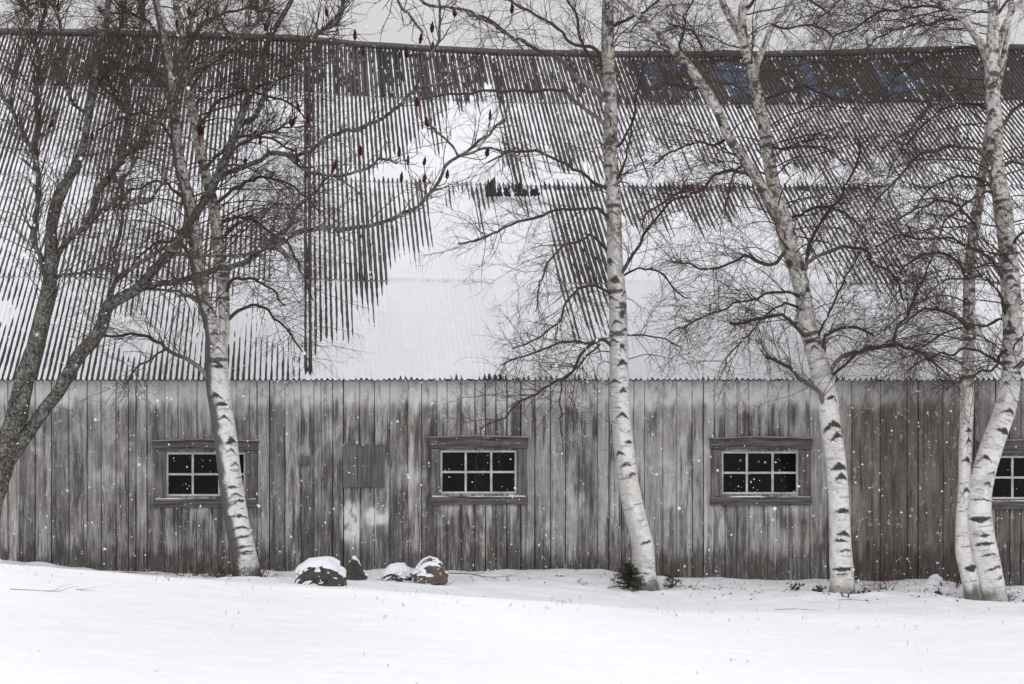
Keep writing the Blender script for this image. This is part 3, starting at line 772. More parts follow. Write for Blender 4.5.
        b = base + (np.arange(n - 1) * K)[:, None]; a0 = b + np.arange(K); a1 = b + (np.arange(K) + 1) % K
        FF.append(np.stack([a0, a1, a1 + K, a0 + K], -1).reshape(-1, 4)); base += n * K
    return mesh_obj(name, np.concatenate(VV), np.concatenate(FF), M_birch, parent, True, {'tone': np.concatenate(CC)})

def rperp(d):
    v = np.array([R.gauss(0, 1), R.gauss(0, 1) * .8, R.gauss(0, 1)]); v -= d * v.dot(d)
    return v / (np.linalg.norm(v) + 1e-9)
def grow(st, d, L, droop, wig, n):
    d = d / np.linalg.norm(d); p = st.copy(); out = [p.copy()]; s = L / (n - 1)
    for i in range(n - 1):
        d = d + np.array([R.gauss(0, wig), R.gauss(0, wig), R.gauss(0, wig) - droop * (.5 + i / n)])
        d /= np.linalg.norm(d); p = p + d * s; clampY(p); out.append(p.copy())
    return np.array(out)
def at_t(line, t):
    i = t * (len(line) - 1); k = min(int(i), len(line) - 2); f = i - k
    p = line[k] * (1 - f) + line[k + 1] * f; d = line[k + 1][:3] - line[k][:3]
    return p, d / (np.linalg.norm(d) + 1e-9)
def birch_twigs(tb, line, dens=13, lo=.12, sec=(.35, 1.3), droop=.045, tert=15., rs=.86):
    dens = dens * 1.75; tert *= .85
    """secondary and tertiary twigs along a smoothed (n,4) limb"""
    L = float(np.sum(np.linalg.norm(np.diff(line[:, :3], axis=0), axis=1)))
    for _ in range(int(L * dens) + 1):
        t = R.uniform(lo, 1); p, d = at_t(line, t)
        ang = R.uniform(.35, 1.15); q = d * math.cos(ang) + rperp(d) * math.sin(ang) + np.array([0, 0, .28])
        l2 = R.uniform(*sec) * (1.15 - .55 * t)
        n = 9; g = grow(p[:3], q, l2, droop, .16, n)
        r0 = min(max(p[3] * .5, .0026), .0055) * rs
        tb.add(g, np.linspace(r0, .0015 * rs, n), 3)
        for _ in range(int(l2 * tert)):
            tt = R.uniform(.12, 1); p3, d3 = at_t(g, tt)
            a = R.uniform(.45, 1.1); q3 = d3 * math.cos(a) + rperp(d3) * math.sin(a)
            l3 = R.uniform(.07, .30) * (1.2 - .5 * tt); g3 = grow(p3, q3, l3, droop * .9, .16, 5)
            tb.add(g3, np.linspace(.0021 * rs, .0011 * rs, 5), 3)
            if R.random() < .6:
                p4, d4 = at_t(g3, R.uniform(.2, .8)); a = R.uniform(.4, 1.)
                g4 = grow(p4, d4 * math.cos(a) + rperp(d4) * math.sin(a), R.uniform(.05, .16), droop, .14, 4)
                tb.add(g4, np.linspace(.0017 * rs, .001 * rs, 4), 3)
def limb_cols(line, kind):
    r = line[:, 3]
    if kind == 'birch':
        m = sst(.018, .036, r)[:, None]; n = (.8 + .4 * vnoise(np.arange(len(r)) * .45, r * 0, int(r[0] * 1e5) % 97))[:, None]
        return (np.array([.060, .043, .038]) * (1 - m) + np.array([.46, .42, .38]) * m) * n
    return np.tile([1, 1, 1], (len(r), 1))
def add_limb(parent, line, mat, kind):
    tb = Tubes(); n = len(line)
    wob = np.minimum(1, np.arange(n) / 6.)[:, None] * np.stack([.075 * (vnoise(np.arange(n) * .21, np.zeros(n), R.randrange(999)) - .5) + .034 * (vnoise(np.arange(n) * .55, np.zeros(n), R.randrange(999)) - .5) for _ in range(3)], -1)
    q = line[:, :3] + wob
    for p in q: clampY(p)
    line[:, :3] = q
    tb.add(q, line[:, 3] * (1 + .16 * (vnoise(np.arange(n) * .9, np.zeros(n), R.randrange(999)) - .5)), 9, limb_cols(line, kind))
    return tb.build('limb', mat, parent)
def auto_limbs(tb, stem, n, tlo, thi, Ls, dens, side=0, up=.7, droop=.09, tert=15.):
    for _ in range(n):
        t = R.uniform(tlo, thi); p, d = at_t(stem, t)
        az = R.uniform(0, 6.283); h = np.array([math.cos(az), math.sin(az) * .75, 0])
        if side: h[0] = abs(h[0]) * side
        L = R.uniform(*Ls); m = 12; g = grow(p[:3], h + d * up, L, droop, .14, m)
        r = np.linspace(R.uniform(.006, .011), .002, m)
        tb.add(g, r, 5)
        birch_twigs(tb, np.column_stack([g, r]), dens * .42, .2, (.25, .9), .05, tert * .9)

def birch(name, D, trunk, forks, limbs, seed, label, mossy=.35, dens=13, autos=(), zgrey=3.2, second=None, nscar=9., tert=14., scars=None, scars2=None):
    zs = lambda L: [(zat(q[0], D), *q[1:]) for q in L] if L else None
    b0 = P(trunk[0][0], trunk[0][1], D)
    root = empty('birch_tree', b0); tag(root, label, 'tree', 'birch trees in front of the barn')
    # run the trunk down under the snow
    x0, y0, w0 = trunk[0]
    tr = [(x0 + (x0 - trunk[1][0]) * .3, y0 + 22, w0 * 1.08)] + list(trunk)
    st = [cat(px_line(tr, D, D - .05), .012)]
    for fk, dD in forks:
        # start inside the trunk
        st.append(cat(px_line(fk, D - .02, D + dD), .012))
    birch_trunk('trunk', root, st, seed, mossy, zgrey, nscar=nscar, scars=zs(scars))
    if second:
        st2 = [cat(px_line([(second[0][0] + 3, second[0][1] + 22, second[0][2])] + list(second), D - .02, D + .22), .012)]
        birch_trunk('trunk', root, st2, seed + 1, 0, zgrey, nscar=nscar, scars=zs(scars2)); st += st2
    tb = Tubes()
    for lm in limbs:
        pts, dD = lm[0], lm[1]
        line = cat(px_line(pts, D + lm[3] if len(lm) > 3 else D, D + dD), .05)
        line[:, 3] *= 1.0
        add_limb(root, line, M_birch, 'birch')
        if (lm[2] if len(lm) > 2 else 1) > 0: birch_twigs(tb, line, dens * (lm[2] if len(lm) > 2 else 1), .15, tert=tert)
    for (si, n, lo, hi, Ls, side, up) in autos:
        auto_limbs(tb, st[si], int(n * 1.8), lo, hi, Ls, dens * .85, side, up, tert=tert)
    tb.build('crown', M_twig, root)
    return root
def tap(pts, w0, w1):
    w0 *= .78
    n = len(pts); return [(a, b_, w0 + (w1 - w0) * (i / (n - 1)) ** .8) for i, (a, b_) in enumerate(pts)]

# left birch: moss darkened trunk, forks under the eave
birch('a', 19.25,
  [(247,576,26),(243,550,25),(237,522,24.5),(230,477,23.5),(225.5,438,23),(219.5,399,23),(217,372,22.5),(216,350,22),(213,330,17),(204,300,14),(197,264,13.5),(195,238,13),(190,205,13),(183,180,12),(177,146,11),(174,110,10),(170,75,9),(162,30,7.5),(154,-10,6),(150,-50,5)],
  [([(218,352,15),(224,330,11.5),(223,291,12.5),(220,262,12.5),(217,232,12),(212,200,11),(203,165,10),(196,130,9.5),(190,97,9.5),(187,70,9),(183,42,8.5),(178,18,7.5),(174,-20,6),(172,-60,4)], .15)],
  [(tap([(210,380),(200,370),(187,362),(167,349),(146,338),(129,334),(105,334),(85,340)],7,2), -.5),
   (tap([(167,349),(155,356),(142,366),(132,379),(122,392)],3,1.5), -.7, 1, -.3),
   (tap([(224,297),(231,283),(243,281),(258,282),(272,290),(285,305)],5,1.6), -.6),
   (tap([(226,322),(240,309),(258,309),(272,318),(283,330),(296,346),(308,362)],5,1.5), -.8),
   (tap([(219,240),(235,225),(255,222),(275,232),(292,250),(305,275),(312,300)],5,1.5), -.7),
   (tap([(215,205),(232,188),(255,178),(280,182),(300,195),(320,215)],5,1.5), .7),
   (tap([(203,170),(222,150),(245,138),(270,140),(292,150),(310,170)],5,1.5), -.8),
   (tap([(196,262),(182,245),(165,240),(148,246),(132,262),(120,285)],4.5,1.5), -.7),
   (tap([(190,205),(172,188),(152,183),(130,190),(112,205)],4.5,1.5), .6),
   (tap([(196,130),(215,108),(240,95),(265,95),(290,105),(312,122)],5,1.5), .8),
   (tap([(177,146),(160,125),(140,115),(118,118),(98,130)],4.5,1.5), -.6),
   (tap([(190,90),(208,68),(232,55),(258,52),(285,60)],4.5,1.5), -.7),
   (tap([(172,95),(155,75),(132,65),(108,68)],4,1.5), .5),
   (tap([(185,50),(205,25),(228,12),(255,8),(280,15)],4.5,1.5), .6),
   (tap([(165,45),(145,22),(122,12),(98,15)],4,1.5), -.5)],
  101, 'moss stained birch with a forked trunk before the leftmost barn window', .88, 12, [(0, 26, .42, .98, (.8, 1.9), 0, .6), (1, 36, .2, .98, (.8, 2.1), 1, .6)], 2.9,
  scars=[(392,-.3,.7,.1,.04),(402,.2,.8,.08,.04),(416,.2,.7,.12,.03),(437,.5,.6,.12,.07),(449,.4,.6,.16,.02),(462,.6,.5,.07,.02),(486,0,.5,.03,.02),(493,.3,.8,.06,.03),(500,.5,.7,.05,.02),(514,.2,.9,.06,.025),(526,.2,.9,.05,.02),(536,0,.8,.03,.02),(545,.1,.9,.03,.025),(551,.3,.6,.02,.015)])
# middle birch: one tall clean trunk
birch('b', 19.3,
  [(646,588,24),(644,572,22.5),(642.5,545,21.5),(635,515,20.5),(628.5,484,20),(624.5,454,20),(621,420,18.8),(619.5,387,18),(619,368,18.5),(618.6,333,17.5),(617.5,298,17),(615,263,16),(614.5,235,15),(613.5,205,14.5),(612.5,182,14),(610,147,14),(611,116,13.2),(609,77,13),(607.7,35,12.5),(608,0,11),(609,-40,9),(611,-80,7)],
  [],
  [(tap([(607,104),(601,98),(585,77),(564,65),(543,51),(511,37),(487,21),(470,15)],7,2.5), -.6, .7),
   (tap([(607,130),(603,123),(585,109),(564,95),(547,91),(520,90.5),(501,90),(480,89),(455,92),(432,98)],6.5,2), .5, .6),
   (tap([(610,190),(599,182),(585,172),(553,158),(525,149),(505,154),(488,165)],5,1.8), -.7),
   (tap([(612,222),(603,214),(585,209),(567,210),(532,216),(501,228),(480,237),(458,241)],5,1.6), -.8),
   (tap([(612,346),(604,340),(592,340),(564,344),(536,349),(515,358),(500,368)],4.5,1.5), .3),
   (tap([(614,348),(600,341),(582,351),(568,372),(547,386),(518,407),(501,421),(482,430)],5,1.5), -.7),
   (tap([(615,302),(603,287),(589,286),(568,302),(554,323),(532,340),(515,347)],4,1.5), -.6),
   (tap([(600,344),(575,370),(560,382),(558,395),(560,420),(561,440)],3,1.2), -.8, .7, -.2),
   (tap([(616,278),(622,273),(629,256),(645,231),(655,217),(672,203),(690,196)],5.5,2), -.5),
   (tap([(617,283),(628,272),(645,269),(669,281),(690,300)],3.5,1.4), .5),
   (tap([(620,336),(632,334),(648,333),(664,337),(682,350)],3,1.3), -.4),
   (tap([(607,60),(592,48),(570,40),(545,20),(520,8),(500,-8)],5,2), .6, .8),
   (tap([(609,30),(622,22),(640,12),(660,-5)],5,2), -.4),
   (tap([(611,150),(624,140),(630,128),(634,100),(641,70),(650,45)],4,1.6), .4, .8),
   (tap([(612,182),(620,175),(626,150),(631,128)],4,1.6), -.5, .5),
   (tap([(607,250),(592,238),(575,240),(555,255),(540,278),(536,310)],4,1.4), -.8),
   (tap([(607,70),(590,55),(575,20),(565,-10)],4.5,2), -.5)],
  202, 'tall slender birch with a single clean white trunk standing over a fir seedling', .3, 11, [(0, 12, .6, .97, (.5, 1.), 0, .8), (0, 5, .35, .6, (.4, .8), 0, .5)], 3.6, nscar=5.5,
  scars=[(360,.2,.7,.12,.05),(388,.2,.5,.10,.05),(412,0,.8,.13,.05),(441,.4,.5,.05,.03),(449,-.7,.6,.13,.05),(461,-.2,.55,.07,.04),(473,.3,.5,.03,.03),(541,.2,.6,.02,.015),(572,0,.4,.01,.01)])
# right middle birch, wide fork
birch('c', 19.3,
  [(842,592,24),(842,575,22.5),(841,560,22),(840,531,20.5),(838.7,503,19.5),(837,475,19.5),(834,447,19),(831,430,19.5),(828.5,405,20),(824,382,20.5),(821,372,20.5),(815,351,18.5),(807,323,17),(803,295,16),(797,270,16),(789,246,17),(783,221,17),(778,205,15),(771.6,175,12.5),(766,140,12),(759,102,11.3),(750.5,67,11),(743.5,39,10),(742,17,8.5),(745,-5,7.5),(750,-40,6),(756,-80,5)],
  [([(782,224,13),(774,207,12.5),(761,186,11.2),(745,161,9.8),(729,137,9.4),(717,109,9.2),(703,86,9.2),(686,63,9),(672,49,8),(657.5,31.6,7),(645,20,6),(628,8,5),(610,-8,4)], -.35),
   ([(754,80,8),(756,67,7),(763,49,6),(773,25,5.4),(787,7,4.6),(800,-15,4),(812,-40,3)], .3),
   ([(743,42,8),(738,31,7.5),(728,14,7),(722,0,6.4),(718,-30,5),(716,-60,4)], -.2)],
  [(tap([(799,285),(805,270),(816,260),(835,251),(856.5,251),(877.5,260),(895,274),(905,300)],6.5,2), -.5),
   (tap([(801,278),(807,263),(813,242),(819,224),(833,207),(850,186),(856,165),(858,140)],5.5,2), .5),
   (tap([(826,385),(832,372),(842,358),(856.5,349),(877.5,345.6),(895,344),(913,351),(932,362),(950,380)],6.5,2), -.7),
   (tap([(828,382),(835,372),(851,359.6),(870,349),(892,347)],4.5,2), -.5),
   (tap([(822,362),(825,350),(828,337),(839,331.6),(857,330.5),(872,334)],5.5,2.5), -.4),
   (tap([(893,346),(897,335),(905,319),(916,291),(926,270),(936,250)],4,1.6), -.2, 1, -.65),
   (tap([(789,250),(784,254),(774,265),(755,258),(737,259.6),(712.6,268),(691.6,266.7),(672,262)],5.5,1.8), -.7),
   (tap([(806,340),(802,333),(790,321),(772,316),(755,321),(740,323),(730,323.5)],5.,3.), -.6),
   (tap([(803,300),(795,295),(776,291),(748,298),(723,309),(695,323),(670,331)],4.5,1.4), -.8, 1.3),
   (tap([(826,408),(821,400),(811,386),(793,372),(776,361),(765,358)],6,3.2), -.5, .8),
   (tap([(812,345),(820,335),(828,319),(842,284),(851,267),(862,250)],3.5,1.5), -.5),
   (tap([(765,192),(752,175),(740,173),(728,174),(710,182),(696,193),(671,196),(650,210),(643,228)],6,1.8), -.7),
   (tap([(745,161),(738,170),(728,190),(722,215)],3.5,1.5), -.6),
   (tap([(766,140),(780,150),(800,145),(825,150),(845,165)],4.5,1.6), -.6),
   (tap([(759,102),(772,95),(795,88),(820,92),(842,108)],4.5,1.6), .6),
   (tap([(729,137),(715,145),(695,142),(672,150),(655,165)],4,1.5), .5),
   (tap([(703,86),(690,90),(670,84),(650,92)],4,1.5), -.5),
   (tap([(686,63),(680,45),(684,20),(695,-5)],4,1.6), .4),
   (tap([(748,55),(730,60),(708,55),(690,30),(670,18)],4,1.5), .4),
   (tap([(773,25),(790,30),(812,28),(835,38)],3.5,1.5), -.4),
   (tap([(745,10),(760,-5),(780,-12),(805,-2),(828,15)],4.5,1.6), .5),
   (tap([(803,310),(790,305),(775,308),(750,330),(730,355),(720,372)],4,1.3), -.9),
   (tap([(783,221),(800,215),(822,210),(842,215),(862,228)],4.5,1.5), .8)],
  303, 'birch with a wide fork high on the roof, between the third and last windows', 0, 13, [(0, 16, .5, .97, (.8, 1.8), 0, .5), (1, 10, .2, .95, (.7, 1.5), 0, .5), (0, 12, .36, .7, (.8, 1.9), 1, .4), (0, 8, .38, .7, (.7, 1.5), -1, .4)], 3.0,
  scars=[(395,.2,.6,.1,.04),(420,0,1.2,.12,.09),(432,.2,.8,.1,.06),(462,0,.9,.12,.09),(472,.1,.7,.08,.07),(507,.1,.8,.10,.06),(530,.1,.7,.07,.05),(538,-.2,.7,.06,.03),(548,.2,.6,.03,.02),(566,0,1.2,.03,.05),(572,-.3,.5,.02,.02)])
# right hand birch: twin trunks from one foot
birch('d', 19.2,
  [(993,597,25),(989,573.6,25),(982.6,545,26.5),(979,519,25.5),(979.5,496.5,23.5),(983.6,474,22.5),(990,451.5,22),(997,432,21.5),(1003,416,20.5),(1007,400,19.5),(1010,385,18.5),(1011.5,361,18.5),(1013,329,19),(1011,296,18.5),(1009,264,18),(1005.7,232,17),(1002,200,17),(997,175,16),(994.4,155,16),(995,128.6,15.5),(992.8,96.5,14.2),(991.8,64,14),(993,32,11.5),(993,10,10),(991,-15,9),(988,-60,7)],
  [([(990,66,9),(983,48,8.5),(972,30.5,7),(962,19,6),(949,10,5),(930,-2,4.4),(910,-8,3.6),(890,-6,3)], -.5),
   ([(996,60,7),(1003,30,6),(1012,12,5.2),(1024,-5,4.6),(1036,-30,4)], .3)],
  [(tap([(990,92),(978,85),(962,90),(946,96.5),(927,109),(911,125),(895,138),(880,155)],5,1.6), -.6),
   (tap([(990,112),(981,106),(965.5,104.5),(949,109),(920,125),(900,145)],4.5,1.5), .5),
   (tap([(990,165),(981,154),(962,143),(943,146),(920,157.6),(904,170),(885,190),(868,215)],5.5,1.6), -.7),
   (tap([(990,185),(975,178),(956,177),(933,186.5),(912,205)],4.5,1.5), .6),
   (tap([(1006,285),(999,269),(988,254.7),(975,248),(946,240),(920,238.6),(900,235),(880,242)],5.5,1.6), -.6),
   (tap([(1008,320),(1002.5,306),(994.4,287),(981.6,277),(962,276),(940,285),(920,305)],4.5,1.5), -.8),
   (tap([(1008,325),(1001,319),(985,324),(962,328),(940,335),(918,350)],4.5,1.5), .5),
   (tap([(1008,372),(998,360),(980,352),(955,352),(930,358),(905,372)],5,1.5), -.7),
   (tap([(1012,380),(1018,366),(1030,357),(1046,352)],7,3), -.4),
   (tap([(1009,345),(1000,362),(985,372),(965,378),(945,390)],4.5,1.5), -.8),
   (tap([(997,132),(1007,122),(1017,111),(1030,102),(1048,90)],5.5,2.5), -.4),
   (tap([(999,170),(1012,162),(1030,165),(1050,180)],4.5,1.8), .4),
   (tap([(1008,255),(1018,240),(1034,232),(1052,240)],4.5,1.8), -.5),
   (tap([(962,19),(945,22),(920,22),(895,32),(870,50),(855,72)],4.2,1.4), -.7, 1.2),
   (tap([(949,10),(925,5),(900,8),(870,15),(845,32),(830,50)],4.2,1.4), -.4, 1.2),
   (tap([(930,-2),(900,-14),(865,-10),(835,5),(815,25)],4,1.4), -.8, 1.2),
   (tap([(983,48),(965,48),(940,50),(915,60),(893,78)],4.5,1.5), .6, 1.1),
   (tap([(993,20),(1005,5),(1022,0),(1045,8)],4,1.5), -.4),
   (tap([(968,330),(955,318),(935,312),(912,318),(892,335)],4,1.4), -.7),
   (tap([(969,280),(955,262),(935,255),(912,262),(890,280)],4,1.4), .4),
   (tap([(976,225),(960,208),(940,202),(915,208),(893,225)],4,1.4), -.8),
   (tap([(1000,200),(985,190),(965,205),(945,225),(930,255)],4.5,1.5), -.9)],
  404, 'twin trunked birch at the right edge, its two stems sharing one foot', 0, 12, [(0, 20, .36, .97, (.9, 2.4), -1, .35), (0, 12, .45, .95, (.5, 1.1), 1, .5), (-1, 10, .36, .95, (.7, 2.), -1, .3), (1, 10, .3, 1., (.5, 1.3), 0, .3)], 2.9,
  second=[(972.7,596,16),(969,573.6,16.5),(964,554,15.5),(962.7,535,14),(963,512.5,12.5),(964.6,487,12),(965,464,12),(966,432,12.5),(967,400,13),(968,361,11.8),(968.7,328.6,11.5),(969,296,11.3),(969.7,264,10.8),(974,232,10.5),(979,200,9.5),(983,170,9),(987,140,8),(993,105,7),(1003,60,6),(1010,15,5),(1014,-40,4)], nscar=9.,
  scars=[(408,.1,.8,.1,.05),(427,.3,.8,.08,.08),(456,-.6,.7,.13,.05),(470,.5,.6,.09,.02),(481,.2,.4,.04,.04),(498,0,.9,.04,.02),(516,-.2,1.0,.03,.05),(533,-.1,.4,.02,.03),(541,-.1,.8,.04,.03),(553,0,.6,.02,.015),(567,.1,.7,.02,.02),(577,.4,.3,.03,.02)],
  scars2=[(428,0,.6,.07,.05),(437,.2,.6,.08,.04),(457,0,.9,.1,.04),(487,-.1,.8,.1,.04),(565,.1,.8,.05,.07)])

# ---- staghorn sumac: two leaning dark stems from the left
SD = 18.4
sroot = empty('sumac_tree', P(-14, 574, SD)); tag(sroot, 'dark lichen spotted sumac with leaning stems and dark red fruit cones', 'tree')
s_stems = [
  [(-22,582,30),(-14,520,27),(-6,488,26),(4,458,25),(14,425,22),(27,370,19),(37,338,16.5),(45,306,15.5),(50,279,14.5),(51,253,12.8),(51,227,12),(55.7,206,12),(64,187,11.5),(75,167,9.5),(83.5,146,8.5),(88,117,7.5),(94,85,7),(99.6,53,6.5),(105.5,26,6),(108,0,5.5),(112,-40,4.5)],
  [(0,472,18),(10,457,16),(22,442,14),(34,424,13.5),(54,397,13.5),(68,375,14),(79,356,14),(93,341,13.5),(102,324,13),(108.4,306,12.5),(123,297,11.5),(138,288,11),(152,271,10),(167,256,9.5),(179,238.6,9),(192,219,8.5),(205,200,8.5),(217,176,9),(228.5,152,8.5),(240,120,8),(252,88,7),(261,64,6.5),(270,38,6),(283,15,5),(297,-12,4.2),(308,-40,3.4)]]
sst_lines = [cat(px_line(s, SD, SD + .3 * i), .03) for i, s in enumerate(s_stems)]
for l_ in sst_lines:
    tb = Tubes(); n = len(l_); tb.add(l_[:, :3] + .012 * np.stack([vnoise(np.arange(n) * .15, np.zeros(n), q) - .5 for q in (1, 2, 3)], -1), l_[:, 3] * (1 + .16 * (fbm(np.arange(n) * .25, np.zeros(n), 3, 9) - .5)), 20)
    tb.build('trunk', M_sumac, sroot)
s_limbs = [
  (tap([(46,276),(38,253),(32,236),(35,212),(36.6,189),(35,160),(26,141),(14.6,117),(6,100),(-6,80)],7,4), -.4),
  (tap([(35,170),(38,130),(41,73),(39.5,38),(45,15),(44,-10),(42,-40)],6,3.5), .3, -.1),
  (tap([(10,110),(14.6,64),(22,38),(28,0),(30,-30)],5,3), -.3, -.3),
  (tap([(60,10),(40,0),(22,10),(15,-20)],3.5,2), -.3, .3),
  (tap([(56,258),(61,250),(73,236),(88,224),(100,214),(114,209),(132,206),(152,196),(170,183)],9,3), -.6),
  (tap([(86,226),(94,203),(101,186),(117,164),(138,143.6),(158,120),(176,97),(193,73),(211,58.6),(234,41),(256,20),(275,-10)],10.5,4), -.5, -.2),
  (tap([(103,182),(114,170),(126,146.5),(126,102.5),(129,82),(135,47),(142,17.6),(143.5,0),(146,-30)],8,4), .4, -.2),
  (tap([(132,290),(161,284),(190,276.7),(211,271),(234,266),(255,254),(270,243),(290,235),(310,231),(335,230),(363,228),(397.6,220.5),(424,201.5),(439,178.7),(458.5,156),(477.5,140.7),(495,130),(508,120)],9,2.6), -1.0, .2),
  (tap([(255,256),(269,244),(284,230),(296,215),(312,198),(326,178)],6,2.4), -.2, -.4),
  (tap([(116,282),(120,276.7),(135,268),(150,259),(164,250),(190,257),(217,256),(249,250),(280,243),(300,232)],6.5,2.6), -.6, .1),
  (tap([(109,300),(114,276.7),(117,247),(118.7,227),(124,195),(130,165),(128,140)],6,3), -.4),
  (tap([(146,289),(164,291),(187.5,294),(200,301),(215,315)],3.5,2), -.6, .2),
  (tap([(51,285),(64,275),(85,270),(105,268),(118,270)],4,2), -.6),
  (tap([(217,178),(240,165),(270,157),(305,150),(335,136),(360,125),(382,118),(413,95),(432,84),(455,75),(476,66)],7,2.6), -.8, .3),
  (tap([(240,125),(255,115),(268,92),(280,75),(303,46),(318,36),(331,23),(340,8),(348,-12)],7.5,4), -.5, .3),
  (tap([(228,152),(245,142),(262,132),(280,128),(296,118)],5,2.4), .4, .3),
  (tap([(252,90),(275,80),(300,72),(325,62),(350,45)],5,2.4), -.5, .3),
  (tap([(285,154),(310,170),(345,172),(380,160),(398,160)],4.5,2.4), -1.0, -.1),
  (tap([(413,95),(428,60),(437,40),(442,15),(440,-15)],4,2.4), -.7, -.4),
  (tap([(405,-25),(420,0),(447,8),(470,14),(492,26),(512,40),(525,55)],4,2.2), -.9, -.6),
  (tap([(380,-30),(395,0),(408,15),(420,32)],4,2.4), -.9, -.6),
  (tap([(458,156),(475,152),(498,150),(518,153)],3.5,2), -1.1, -.95),
  (tap([(458,156),(448,140),(430,126)],3.2,2.2), -.7, -.95),
  (tap([(175,98),(182,70),(186,40),(196,10),(205,-20)],5,3), -.6, -.3),
  (tap([(88,117),(70,95),(62,60),(58,25),(57,0)],4.5,2.6), -.5, .05),
  (tap([(94,85),(112,62),(120,30),(125,-5)],4.5,2.6), .4, .05),
  (tap([(126,110),(112,95),(104,70),(98,62)],3.5,2.4), -.2, .3),
  (tap([(270,38),(258,15),(246,-8)],4,2.6), -.3, .3),
  (tap([(234,41),(222,20),(214,-5)],4,2.6), -.7, -.45),
]
stb = Tubes()
tips = []
def sumac_twigs(line, dens):
    L = float(np.sum(np.linalg.norm(np.diff(line[:, :3], axis=0), axis=1)))
    for _ in range(int(L * dens) + 1):
        t = R.uniform(.12, 1); p, d = at_t(line, t); a = R.uniform(.5, 1.1)
        q = d * math.cos(a) + rperp(d) * math.sin(a) + np.array([0, 0, .22])
        l2 = R.uniform(.22, .75) * (1.1 - .4 * t); g = grow(p[:3], q, l2, -.03, .17, 6)
        r0 = min(max(p[3] * .45, .004), .0065); stb.add(g, np.linspace(r0, .0028, 6), 4)
        tips.append(g[-1])
        for _ in range(int(l2 * 8.5)):
            p3, d3 = at_t(g, R.uniform(.15, 1)); a = R.uniform(.5, 1.15)
            g3 = grow(p3, d3 * math.cos(a) + rperp(d3) * math.sin(a) + np.array([0, 0, .1]), R.uniform(.10, .34), -.02, .18, 5)
            stb.add(g3, np.linspace(.0032, .0018, 5), 3)
            if R.random() < .6:
                p4, d4 = at_t(g3, R.uniform(.2, .8)); a = R.uniform(.5, 1.)
                stb.add(grow(p4, d4 * math.cos(a) + rperp(d4) * math.sin(a), R.uniform(.06, .2), -.01, .16, 4), np.linspace(.0022, .0014, 4), 3)
all_lines = []
for lm in s_limbs:
    pts, dD = lm[0], lm[1]; d0 = lm[2] if len(lm) > 2 else 0
    line = cat(px_line(pts, SD + d0 + .1, SD + dD + .1), .05); add_limb(sroot, line, M_sumac, 'sumac'); all_lines.append(line)
    far = np.mean([p[0] for p in pts])
    sumac_twigs(line, (38 if np.mean([p[1] for p in pts]) < 190 else 20) if far < 300 else 9.)
for l_ in sst_lines: sumac_twigs(l_[int(len(l_) * .35):], 12)
cones = [(327,11),(355,34),(363,49),(420,38),(432,27),(407,52),(433,47),(512,8),(455,11),(300,107),(308,118),(260,139),(268,152),(297,159),(333,166),(360,150),(399,151),(408,159),(424,160),(424,177),(447,173),(427,121),(490,115),(487,151),(417,101),(401,177),(202,129),(92,135),(50,122),(37,151),(57,7),(177,22),(293,120),(189,9),(208,12),(200,130),(245,160),(291,121)]
allp = np.concatenate([l_[::2, :3] for l_ in all_lines] + [l_[::6, :3] for l_ in sst_lines])
allpx = np.stack([CX + allp[:, 0] * F / (allp[:, 1] - CAMY), HY - (allp[:, 2] - EYE) * F / (allp[:, 1] - CAMY)], -1)
for cx_, cy_ in cones:
    d = np.hypot(allpx[:, 0] - cx_, allpx[:, 1] - (cy_ + 14)) + 30 * (allpx[:, 1] < cy_ + 4); k = int(np.argmin(d)); q0 = allp[k]
    D = q0[1] - CAMY; pb = P(cx_, cy_ + 5.5, D)
    mid = (q0 + pb) / 2 + np.array([.3 * (pb[0] - q0[0]), 0, -.12 * abs(pb[0] - q0[0])])
    ln = cat([[*q0, .006], [*mid, .005], [*pb, .0042], [pb[0] + .002, pb[1], pb[2] + .02, .004]], .05)
    stb.add(ln[:, :3], ln[:, 3], 4)
    h = R.uniform(.105, .15) * .9; w = R.uniform(.017, .026); lean = R.gauss(0, .12)
    VV = []; nS, nT = 10, 9
    for j in range(nT):
        t = j / (nT - 1); rr = w * (math.sin(math.pi * min(1, .12 + t * .9)) ** .75) * (1 - .35 * t) + .0015
        for i in range(nS):
            a = i / nS * 6.283; ra = rr * R.uniform(.72, 1.25)
            VV.append((pb[0] + ra * math.cos(a) + lean * t * h, pb[1] + ra * math.sin(a), pb[2] + t * h))
    Fa = []
    for j in range(nT - 1):
        for i in range(nS): Fa.append([j*nS+i, j*nS+(i+1)%nS, (j+1)*nS+(i+1)%nS, (j+1)*nS+i])
    Fa.append(list(range(nS))[::-1]); Fa.append([(nT-1)*nS+i for i in range(nS)])
    mesh_obj('fruit_cone', np.array(VV), Fa, M_cone, sroot, False)
stb.build('crown', M_stwig, sroot)

